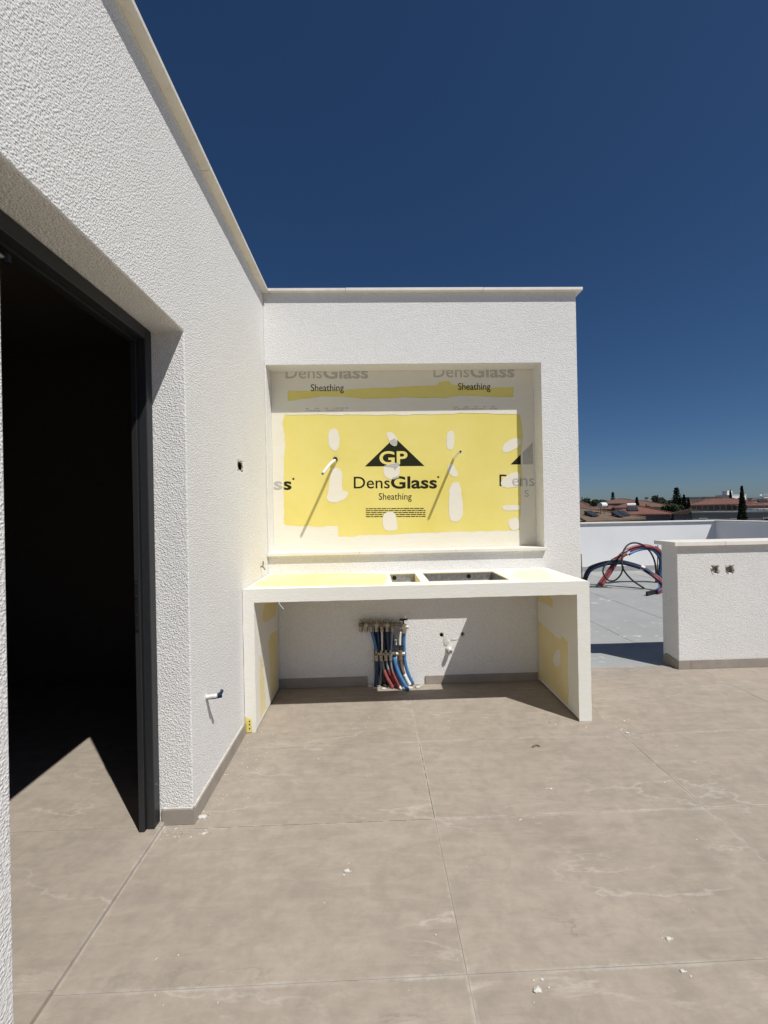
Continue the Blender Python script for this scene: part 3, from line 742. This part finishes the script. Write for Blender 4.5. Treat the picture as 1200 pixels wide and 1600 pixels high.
lump('mortar_patch', LX-.001, 3.66, .02, (.012, .075, .05), 'hole_lining', lw, 17, .3, 2)

# ================================================================== ROOF PARAPETS
pf = empty('roof_parapet', (3.5, 9.2, 0), 'long smooth white parapet along the far roof edge', 'parapet')
box('wall', -.7, 7.519, 9.15, 9.35, -.15, 1.035, 'plaster_fine', pf, .006)
copings(pf, 'x', -.7, 7.48, 9.115, 9.39, 1.035, [.6, 1.9, 3.1, 4.32, 5.5, 6.6])
box('upstand', -.65, 7.51, 9.143, 9.1495, -.014, .10, 'membrane', pf)
pr = empty('roof_parapet', (7.6, 3.0, 0), 'shaded white side parapet meeting the far one at right', 'parapet')
box('wall', 7.52, 7.70, -4.6, 9.35, -.15, 1.034, 'plaster_fine', pr, .006)
copings(pr, 'y', -4.6, 9.39, 7.482, 7.74, 1.0345, [-3.4, -2.2, -1, .2, 1.4, 2.6, 3.8, 5.0, 6.2, 7.4, 8.5])

# ================================================================== CONDUITS on the roof
def bundle(name, path, offs, label, tapes, grp='conduit bundles on the roof'):
    P = catmull(path, 6); root = empty(name, (path[0][0], path[0][1], 0), label, 'conduits', grp)
    n = len(P)
    for (ox, oz, r, mat, a, b) in offs:
        pts = []
        for i, p in enumerate(P[int(a*n):max(int(b*n), 2)]):
            w = .012*math.sin(i*.21+ox*90)
            t = (P[min(i+int(a*n)+1, n-1)]-P[max(i+int(a*n)-1, 0)]).normalized()
            s = Vector((-t.z, 0, t.x)) if abs(t.y) < .95 else Vector((1, 0, 0))
            q = p+s*oz+Vector((0, ox+w, 0)); q.z = max(q.z, r+.001); pts.append(q)
        V, Fc = tubegeo(pts, r*1.25, 8); mk('conduit', V, Fc, mat, root, smooth=True)
    for f in tapes:
        i = int(f*n); V, Fc = tubegeo([P[i-1], P[i], P[i+1]], .046, 10); mk('tape', V, Fc, 'white_plastic', root)
    return root
A = [(3.851, 7.7, .03), (3.899, 7.6, .249), (4.038, 7.5, .352), (4.185, 7.4, .407), (4.313, 7.3, .422), (4.436, 7.2, .393), (4.566, 7.1, .339), (4.664, 7.0, .25), (4.721, 6.9, .152), (4.687, 6.8, .082), (4.58, 6.7, .035), (4.415, 6.6, .025), (4.242, 6.5, .022)]
bundle('conduit_bundle', A, [(0, .018, .017, 'black_conduit', 0, 1), (.03, -.018, .016, 'blue_pipe', .02, .92), (-.03, -.01, .016, 'navy_pipe', .05, .9), (-.005, -.03, .014, 'black_conduit', 0, 1), (-.035, .014, .015, 'red_pipe', .58, .9), (.02, .03, .014, 'black_conduit', .1, .97), (-.04, -.03, .014, 'red_pipe', .55, .88)],
       'low black, blue and red conduit arch bending back to the roof', [.50])
B = [(3.977, 7.35, .02), (4.143, 7.378, .221), (4.296, 7.406, .41), (4.449, 7.433, .536), (4.629, 7.461, .622), (4.864, 7.489, .661), (5.045, 7.517, .621), (5.185, 7.544, .508), (5.242, 7.572, .383), (5.23, 7.6, .163), (5.22, 7.62, .0)]
bundle('conduit_bundle', B, [(-.03, .01, .021, 'red_pipe', 0, .97), (.03, .026, .019, 'red_pipe', 0, .99), (-.02, -.034, .017, 'blue_pipe', .33, 1), (0, -.012, .016, 'black_conduit', 0, 1), (.03, -.028, .015, 'navy_pipe', .3, 1), (-.01, .04, .014, 'black_conduit', .6, 1)],
       'tall red and blue conduit arch rising behind the low wall', [.33])
C = [(4.52, 7.0, .018), (4.344, 7.06, .161), (4.243, 7.12, .331), (4.263, 7.18, .476), (4.321, 7.24, .609), (4.438, 7.3, .718), (4.595, 7.36, .749), (4.78, 7.42, .701), (4.951, 7.48, .573), (5.07, 7.54, .391), (5.133, 7.6, .166), (5.14, 7.62, .0)]
tagset(tube('loose_cable', C, .0145, 'black_conduit'), 'single black cable looping highest over the conduit arches', 'cable')
D = [(4.232, 7.1, .384), (4.208, 7.129, .242), (4.12, 7.157, .138), (4.019, 7.186, .136), (3.953, 7.214, .236), (3.977, 7.243, .347), (4.113, 7.271, .456), (4.316, 7.3, .552)]
tagset(tube('loose_cable', D, .0125, 'black_conduit'), 'small black cable loop hanging below the conduit arches', 'cable')
tagset(tube('steel_rod', [(3.84, 7.75, .53), (3.845, 7.75, -.01)], .010, 'rust'), 'thin upright rod beside the niche wall corner', 'rod')
tagset(tube('steel_rod', [(5.243, 7.7, .67), (5.221, 7.7, -.01)], .010, 'rust'), 'thin upright rod beside the low wall coping', 'rod')
tagset(tube('floor_cable', [(3.55, 7.36, .002), (3.8, 7.33, .002), (4.0, 7.3, .002), (4.05, 7.28, .002)], .011, 'black_conduit'), 'short black cable lying flat at the foot of the tall arch', 'cable')

# ================================================================== DEBRIS
def chip(x, y, s, label, seed, z=0.):
    r = empty('plaster_chip', (x, y, z), label, 'plaster chip', 'plaster chips on the terrace')
    lump('chip_body', x, y, z, (s*1.1, s*.7, s*.4), 'crumb', r, seed, .5, 1)
    rn = random.Random(seed)
    for k in range(4):
        a = rn.uniform(0, 6.28); d = s*rn.uniform(.9, 3.2); q = s*rn.uniform(.12, .38)
        lump('chip_flake', x+d*math.cos(a), y+d*math.sin(a), z, (q*1.3, q, q*.5), 'crumb', r, seed+k+2, .5)
for i, (x, y, s, lb) in enumerate([(.445, 1.205, .013, 'largest white plaster chip, lowest on the terrace floor'), (.915, 1.33, .009, 'round white plaster chip on the right foreground tile'),
        (.89, 1.235, .008, 'broken white plaster chip at the right, just below a round one'), (-.12, 1.64, .012, 'white plaster chip in the middle of the left foreground tile'),
        (-.795, 1.965, .020, 'white plaster pile against the skirting corner by the door'), (1.525, 2.552, .013, 'white plaster chip near the foot of the counter right leg'),
        (.85, 2.07, .008, 'small plaster chip on the tile in front of the counter'), (-.75, 1.865, .010, 'pale chip on the floor below the jamb skirting corner')]):
    chip(x, y, s, lb, i*7+1)
tagset(tube('wood_splinter', [(.90, 2.435, .004), (.925, 2.45, .005), (.945, 2.44, .004)], .0045, 'rust', seg=6), 'small dark splinter lying on the tile before the counter', 'splinter')
G = []; rn = random.Random(5)
def crumb(x, y, s, z=0.):
    k = [Vector((rn.uniform(-1, 1)*s, rn.uniform(-1, 1)*s*.8, rn.uniform(0, .7)*s)) for _ in range(5)]
    V = [Vector((x, y, z))+q for q in k]; G.append((V, [(0, 1, 2), (0, 2, 3), (0, 3, 4), (1, 2, 4), (2, 3, 4), (0, 1, 4)]))
for _ in range(520):
    t = rn.random()
    if t < .30: x, y = XW+.015+abs(rn.gauss(0, .10)), rn.uniform(1.93, 2.75)
    elif t < .45: x, y = rn.gauss(-.86, .05), rn.gauss(1.88, .03)
    elif t < .62: x, y = rn.uniform(-.7, 1.3), 2.60+abs(rn.gauss(0, .25))
    elif t < .72: x, y = rn.gauss(1.5, .12), rn.gauss(2.62, .08)
    elif t < .80: x, y = rn.uniform(2.6, 3.6), 3.5-abs(rn.gauss(0, .03))
    else: x, y = rn.uniform(-.8, 3.2), rn.uniform(.9, 3.3)
    if y > 3.36 and x < 1.7: continue
    crumb(x, y, rn.choice((.0018, .0025, .0035, .005, .007)))
V, Fc = merge(*G); o = mk('plaster_crumbs', V, Fc, 'crumb'); tagset(o, 'fine white plaster crumbs scattered over the terrace tiles', 'crumbs', kind='stuff')

# ================================================================== TOWN beyond
def roofmat(name, c):
    t = NT(name); p = t.objpos()
    w = t.n('ShaderNodeTexWave', bands_direction='X'); w.inputs['Scale'].default_value = 1.6; t.l(p, w.inputs[0])
    f = t.ramp(t.noise(p, .9, 6, .7), .3, .7); g2 = t.ramp(t.noise(p, 9, 3), .3, .7)
    cc = t.mix(f, tuple(x*.75 for x in c), tuple(x*1.15 for x in c)); cc = t.mix(t.math('MULTIPLY', g2, .35), cc, tuple(x*.6 for x in c))
    t.col(cc); t.rough(.9); t.spec(.15); t.bump(w.outputs['Fac'], .8, .08); return t.m
MAT['terracotta'] = roofmat('terracotta_roof', (.205, .122, .098))
MAT['brick_red'] = roofmat('red_clay_roof', (.225, .112, .09))
MAT['tan_roof'] = roofmat('weathered_tan_roof', (.19, .14, .105))
MAT['cream_wall'] = plain('cream_render', (.42, .38, .32), .9, var=.1, vs=.6)
MAT['grey_wall'] = plain('grey_render', (.24, .245, .25), .9, var=.1, vs=.6)
MAT['brown_wall'] = plain('brown_render', (.22, .175, .14), .9, var=.15, vs=.6)
MAT['white_wall'] = plain('white_render', (.70, .70, .68), .9, var=.06, vs=.6)
MAT['dark_wall'] = plain('dark_render', (.09, .09, .09), .9, var=.2, vs=.4)
MAT['glass'] = plain('window_glass', (.02, .025, .03), .12, spec=.6)
MAT['solar'] = plain('solar_collector', (.03, .032, .036), .35, spec=.4)
MAT['bark'] = plain('bark', (.10, .075, .055), .95)
def leafmat(name, c):
    t = NT(name); p = t.objpos(); f = t.ramp(t.noise(p, 1.2, 5, .7), .3, .7)
    t.col(t.mix(f, tuple(x*.55 for x in c), tuple(x*1.35 for x in c))); t.rough(.8); t.spec(.2); return t.m
MAT['cypress'] = leafmat('cypress_leaf', (.022, .034, .020)); MAT['pine'] = leafmat('pine_needle', (.030, .045, .028)); MAT['leaf'] = leafmat('tree_leaf', (.045, .065, .030))

def house(x, y, w, d, rot, eave, ridge, roof, wall, label, kind='hip', over=.5, wins=(), extras=(), group=None, cat='house'):
    r = empty('house', (x, y, GZ), label, cat, group); r.rotation_euler.z = rot
    R3 = Matrix.Rotation(rot, 3, 'Z'); O = Vector((x, y, 0))
    def put(o):
        # geometry was given in the house's own axes about the origin
        o.parent = r; return o
    def L(name, V, Fc, mat, par=None, bevel=0.):
        me = bpy.data.meshes.new(name); me.from_pydata([Vector(v)-Vector((0, 0, GZ)) for v in V], [], Fc); me.materials.append(MAT[mat])
        o = bpy.data.objects.new(name, me); COL.objects.link(o); o.parent = par or r; return o
    L('wall', bverts(-w/2, w/2, -d/2, d/2, GZ, eave), BF, wall)
    if kind == 'flat':
        L('roof', bverts(-w/2-.1, w/2+.1, -d/2-.1, d/2+.1, eave+.002, ridge), BF, roof)
    else:
        a, b = w/2+over, d/2+over; i = (w-d)/2 if (kind == 'hip' and w > d) else (0 if kind == 'hip' else a)
        j = 0; e = eave-.02; th = .18
        if kind == 'hip':
            i = max(i, .6)
        V = [(-a, -b, e), (a, -b, e), (a, b, e), (-a, b, e), (-a, -b, e+th), (a, -b, e+th), (a, b, e+th), (-a, b, e+th), (-i, 0, ridge), (i, 0, ridge)]
        Fc = [(0, 3, 2, 1), (0, 1, 5, 4), (1, 2, 6, 5), (2, 3, 7, 6), (3, 0, 4, 7), (4, 5, 9, 8), (6, 7, 8, 9), (5, 6, 9), (7, 4, 8)]
        rf = L('roof', V, Fc, roof)
        L('ridge_cap', *tubegeo([(-i, 0, ridge+.03), (i, 0, ridge+.03)], .11, 6), roof, rf)
        if kind == 'hip':
            for sx in (-1, 1):
                for sy in (-1, 1):
                    L('hip_cap', *tubegeo([(sx*i, 0, ridge+.03), (sx*a, sy*b, e+th+.03)], .10, 6), roof, rf)
    for (side, u, z0, ww, hh) in wins:
        z0 += GZ
        if side in 'fb':
            s = -1 if side == 'f' else 1; y0 = s*d/2
            fr = L('window', bverts(u-ww/2-.08, u+ww/2+.08, min(y0, y0+s*.06), max(y0, y0+s*.06), z0-.08, z0+hh+.08), BF, 'white_wall')
            L('pane', bverts(u-ww/2, u+ww/2, min(y0+s*.061, y0+s*.08), max(y0+s*.061, y0+s*.08), z0, z0+hh), BF, 'glass', fr)
        else:
            s = -1 if side == 'l' else 1; x0 = s*w/2
            fr = L('window', bverts(min(x0, x0+s*.06), max(x0, x0+s*.06), u-ww/2-.08, u+ww/2+.08, z0-.08, z0+hh+.08), BF, 'white_wall')
            L('pane', bverts(min(x0+s*.061, x0+s*.08), max(x0+s*.061, x0+s*.08), u-ww/2, u+ww/2, z0, z0+hh), BF, 'glass', fr)
    for (typ, u, v, z) in extras:
        if typ == 'tank':
            t = L('water_tank', *tubegeo([(u-.62, v, z+.75), (u+.62, v, z+.75)], .30, 14), 'white_wall')
            for s in (-.4, .4): L('tank_stand', bverts(u+s-.03, u+s+.03, v-.03, v+.03, z-.6, z+.5), BF, 'rust', t)
        elif typ == 'panel':
            P = [(u-.75, v-.45, z), (u+.75, v-.45, z), (u+.75, v+.45, z+.55), (u-.75, v+.45, z+.55)]
            V = [Vector(q) for q in P]+[Vector(q)+Vector((0, -.03, .07)) for q in P]
            t = L('solar_panel', V, BF, 'solar')
            L('panel_leg', bverts(u-.7, u+.7, v+.38, v+.44, z-.9, z+.48), [BF[2], BF[3], BF[4], BF[5]], 'steel', t)
        elif typ == 'chimney':
            t = L('chimney', bverts(u-.3, u+.3, v-.3, v+.3, z-1.2, z+.6), BF, 'cream_wall')
            L('chimney_cap', bverts(u-.4, u+.4, v-.4, v+.4, z+.601, z+.7), BF, 'grey_wall', t)
        elif typ == 'rail':
            t = L('railing', bverts(u-w*.45, u+w*.45, v-.02, v+.02, z+.9, z+.96), BF, 'steel')
            for k in range(13):
                xx = u-w*.45+w*.9*k/12; L('baluster', bverts(xx-.025, xx+.025, v-.02, v+.02, z, z+.9), BF, 'steel', t)
        elif typ == 'hut':
            t = L('roof_hut', bverts(u-1.5, u+1.5, v-1.5, v+1.5, z, z+2.2), BF, 'white_wall')
            L('hut_door', bverts(u-.4, u+.4, v-1.53, v-1.501, z+.1, z+2.0), BF, 'glass', t)
    return r
W2 = lambda xs, z=3.9, w=1.1, h=1.3: tuple(('f', x, z, w, h) for x in xs)+tuple(('l', x*.7, z, w, h) for x in xs)
H = house
H(23.5, 50, 13, 10, .62, -.05, 1.5, 'tan_roof', 'cream_wall', 'nearest house with wide tan tiled roof, white tank and solar panels', wins=W2((-4, 0, 4)), extras=[('tank', 1.3, -3.2, .95), ('panel', 4.4, -4.2, .42), ('panel', 2.0, -4.6, .35), ('panel', -2.6, -3.9, .5)])
H(43.5, 69, 7.6, 7.2, -.35, .16, 1.5, 'brick_red', 'grey_wall', 'grey-walled house with low red hipped roof and a rooftop solar heater', wins=W2((-2.5, 1.5)), extras=[('panel', -1.0, -2.2, .8), ('tank', -1.0, -1.3, 1.0)])
H(62, 97, 10.5, 9, -.45, 1.25, 2.85, 'terracotta', 'cream_wall', 'cream house with red hipped roof behind the solar heater roof', wins=W2((-3, 0, 3), 6.0), extras=[('chimney', 1.5, 1, 3.0)])
H(66.5, 112, 9.5, 8, -.5, 2.35, 3.7, 'terracotta', 'brown_wall', 'brown house with pointed red roof behind the tan roof', wins=W2((-2.5, 1.5), 6.8))
H(57, 102, 8, 7, -.7, .95, 2.0, 'terracotta', 'brown_wall', 'lower brown red-roofed house beside the white water tank', wins=W2((-2.2, 1.2), 5.6), extras=[('panel', 0, -2, 1.5)])
H(78, 93, 13.5, 11, -.55, 1.45, 3.0, 'brick_red', 'brown_wall', 'wide house with the biggest red hipped roof near the skyline', wins=W2((-4, -1, 2, 5), 5.5), extras=[('chimney', -3, 1, 2.8), ('chimney', 4.5, -2, 2.2)])
H(46.0, 60.5, 5.0, 3.7, .93, .30, 1.0, 'tan_roof', 'grey_wall', 'small grey gabled house with a dark covered balcony', kind='gable', over=.25, wins=(('l', -.55, 5.0, 1.7, 1.1), ('l', 1.2, 5.0, .7, 1.0)))
H(47.5, 55.5, 8.0, 6, -.62, .45, .62, 'grey_wall', 'grey_wall', 'long flat-roofed grey house with a metal roof railing', kind='flat', wins=(('f', -2.9, 5.2, .7, 1.0), ('f', 0.2, 5.2, .5, .9), ('f', 3.4, 5.2, .6, 1.0)), extras=[('rail', -.6, -3.8, .62)])
H(55.6, 55, 8, 7, -.35, .60, .85, 'white_wall', 'white_wall', 'flat-roofed white house at the right edge beside the cypress', kind='flat', wins=(('f', -1.6, 4.7, 1.2, 1.6), ('f', 1.5, 4.7, 1.2, 1.6)))
H(81, 84, 11, 9, -.4, 1.15, 2.6, 'brick_red', 'cream_wall', 'cream house with red roof right of the tall cypress', wins=W2((-3.5, -.5, 2.5), 5.6), extras=[('panel', -2.5, -2.5, 1.9)])
H(192, 223, 9, 9, .1, 6.6, 7.0, 'white_wall', 'white_wall', 'distant white apartment block with rooftop huts left of the cypress', kind='flat', wins=W2((-3, 0, 3), 10.5)+W2((-3, 0, 3), 7.5), extras=[('hut', -2, 0, 7.0)], cat='building')
H(214, 226, 12, 9, .1, 5.0, 5.4, 'white_wall', 'white_wall', 'distant white stepped block with rooftop hut at far right', kind='flat', wins=W2((-4, -1, 2, 5), 8.5), extras=[('hut', 2, 0, 5.4), ('tank', -3, 0, 5.9)], cat='building')
H(160, 205, 17, 10, .05, 5.3, 5.8, 'dark_wall', 'dark_wall', 'long dark flat building on the skyline above the red roofs', kind='flat', wins=W2((-6, -2, 2, 6), 8.5), cat='building')
H(106, 118, 10, 8, .3, 1.5, 2.7, 'terracotta', 'white_wall', 'white gabled house peeping out between cypress and far blocks', kind='gable', wins=W2((-2.5, 1), 5.8))
rnd = random.Random(12)
for k in range(16):
    yy = rnd.uniform(125, 260); xx = yy*(.40+.75*(k+rnd.uniform(.1, .9))/16)
    H(xx, yy, rnd.uniform(8, 13), rnd.uniform(7, 9), rnd.uniform(-1.1, .2), rnd.uniform(.3, 1.6)+yy*.004, rnd.uniform(2.4, 3.2)+yy*.004, rnd.choice(['terracotta', 'brick_red', 'tan_roof']), rnd.choice(['cream_wall', 'brown_wall', 'white_wall']),
      'small far house with tiled roof among trees on the skyline', wins=W2((-2, 2), 6.2), extras=[(rnd.choice(['tank', 'panel', 'chimney']), rnd.uniform(-2, 2), -1.5, 2.2+yy*.004)], group='far houses on the skyline')

def quads(pts, s, rn, up=.3):
    V = []; Fc = []
    for p in pts:
        a = Vector((rn.gauss(0, 1), rn.gauss(0, 1), rn.gauss(0, 1)+up)).normalized(); b = a.orthogonal().normalized(); c = a.cross(b)
        q = s*rn.uniform(.5, 1.3); n = len(V); V += [p+b*q, p+c*q*.7-b*q*.3, p-b*q*.9, p-c*q*.7]; Fc.append((n, n+1, n+2, n+3))
    return V, Fc
def tree(kind, x, y, h, w, label, cat='tree', group=None, base=0.):
    nm = {'cypress': 'cypress_tree', 'pine': 'norfolk_pine', 'leaf': 'broadleaf_tree'}[kind]
    r = empty(nm, (x, y, GZ), label, cat, group); rn = random.Random(int(x*31+y*17+h)); O = Vector((x, y, GZ)); pts = []; br = []
    tr = [tubegeo([O, O+Vector((0, 0, h*.5)), O+Vector((0, 0, h*.93))], 1, 7, lambda t: .035*w+.12*(1-t)+.02)]
    if kind == 'cypress':
        for _ in range(5200):
            t = rn.random()**.85; z = h*(.06+.94*t); prof = (math.sin(min(1, t*1.6+.25)*math.pi/2))*(1-t**2.6)*w/2
            a = rn.uniform(0, 6.283); k = 1+.22*noise.noise((math.cos(a)*1.5, math.sin(a)*1.5, z*.9+x))
            rr = prof*k*math.sqrt(rn.uniform(.35, 1)); pts.append(O+Vector((rr*math.cos(a), rr*math.sin(a), z)))
        q = w*.11
    elif kind == 'pine':
        lev = 15
        for i in range(lev):
            t = i/lev; z0 = h*(.25+.73*t); L = w/2*(1-t)**.8+.15
            for b in range(7):
                a = b*6.283/7+i*.45+rn.uniform(-.15, .15); Lb = L*rn.uniform(.75, 1.1); dv = Vector((math.cos(a), math.sin(a), .12))
                tr.append(tubegeo([O+Vector((0, 0, z0)), O+Vector((0, 0, z0))+dv*Lb], .03, 4))
                for _ in range(40):
                    s = rn.random()**.7; pts.append(O+Vector((0, 0, z0+rn.gauss(0, .09)))+dv*Lb*s+Vector((rn.gauss(0, .09*w/4), rn.gauss(0, .09*w/4), rn.gauss(0, .10))))
        q = w*.05
    else:
        for c in range(16):
            a = rn.uniform(0, 6.283); rr = w*.36*math.sqrt(rn.random()); z = h*rn.uniform(.5, .88); cc = O+Vector((rr*math.cos(a), rr*math.sin(a), z))
            tr.append(tubegeo([O+Vector((0, 0, h*.42)), cc], .05, 5)); rad_ = w*rn.uniform(.12, .2)
            for _ in range(260):
                v = Vector((rn.gauss(0, 1), rn.gauss(0, 1), rn.gauss(0, 1))).normalized()*rad_*rn.uniform(.6, 1.05); pts.append(cc+Vector((v.x, v.y, v.z*.75)))
        q = w*.035
    mk('trunk', *merge(*tr), 'bark', r); mk('crown', *quads(pts, q, rn), kind, r)
    return r
def tp(px_ratio, yy): return px_ratio*yy
tree('cypress', .889*45, 45, 9.9, 1.15, 'tall dark column cypress standing highest at the right')
tree('cypress', .861*180, 180, 14.6, 1.9, 'small slim cypress beside the far white apartment block')
for r_, yy, h_, w_, lb in ((.737, 74, 9.3, 1.7, 'left short cypress of the dark group beside the wide red roof'), (.747, 75, 9.9, 1.6, 'tallest cypress of the dark group beside the wide red roof'), (.758, 73, 9.0, 1.6, 'right short cypress of the dark group beside the wide red roof')):
    tree('cypress', r_*yy, yy, h_, w_, lb, group='dark cypress group')
tree('cypress', .632*74, 74, 9.6, 1.7, 'dark blunt cypress in the gap between two red roofs')
tree('pine', .729*120, 120, 13.9, 4.2, 'broad conical pine in the middle of the skyline')
tree('pine', .574*150, 150, 14.0, 3.2, 'slim conical pine on the skyline above the white tank')
for r_, yy, h_, w_, lb in ((.500, 128, 12.2, 3.8, 'dark round tree at the wall edge on the left skyline'), (.512, 132, 12.2, 2.8, 'small round tree second from the wall edge on the skyline'), (.527, 125, 10.9, 6.4, 'low spreading tree left of the slim pine'), (.545, 122, 11.0, 6.0, 'spreading green tree touching the slim pine'), (.563, 126, 10.8, 5.4, 'rounded tree just under the slim pine'),
        (.683, 140, 12.8, 5.0, 'feathery tree above the cream house roof'), (.70, 135, 11.2, 4.6, 'low green tree right of the feathery one'), (.719, 72, 9.0, 4.2, 'leafy olive-green tree at the foot of the broad pine'), (.655, 78, 9.0, 3.0, 'low bush tree behind the solar heater roof'), (.88, 150, 10.3, 6, 'hazy dark tree behind the tall cypress')):
    tree('leaf', r_*yy, yy, h_, w_, lb)
# far-off tree belt that reads as one mass along the horizon
rn = random.Random(77); pts = []
for _ in range(9000):
    yy = rn.uniform(300, 420); xx = yy*rn.uniform(.1, 1.6); hh = 9.5+3.0*noise.noise((xx*.03, yy*.02, 1.0))+1.8*noise.noise((xx*.2, yy*.1, 4.0))
    pts.append(Vector((xx, yy, GZ+hh*rn.random()**.5)))
tagset(mk('far_trees', *quads(pts, 1.3, rn), 'leaf'), 'dark belt of trees along the horizon', 'trees', kind='stuff')
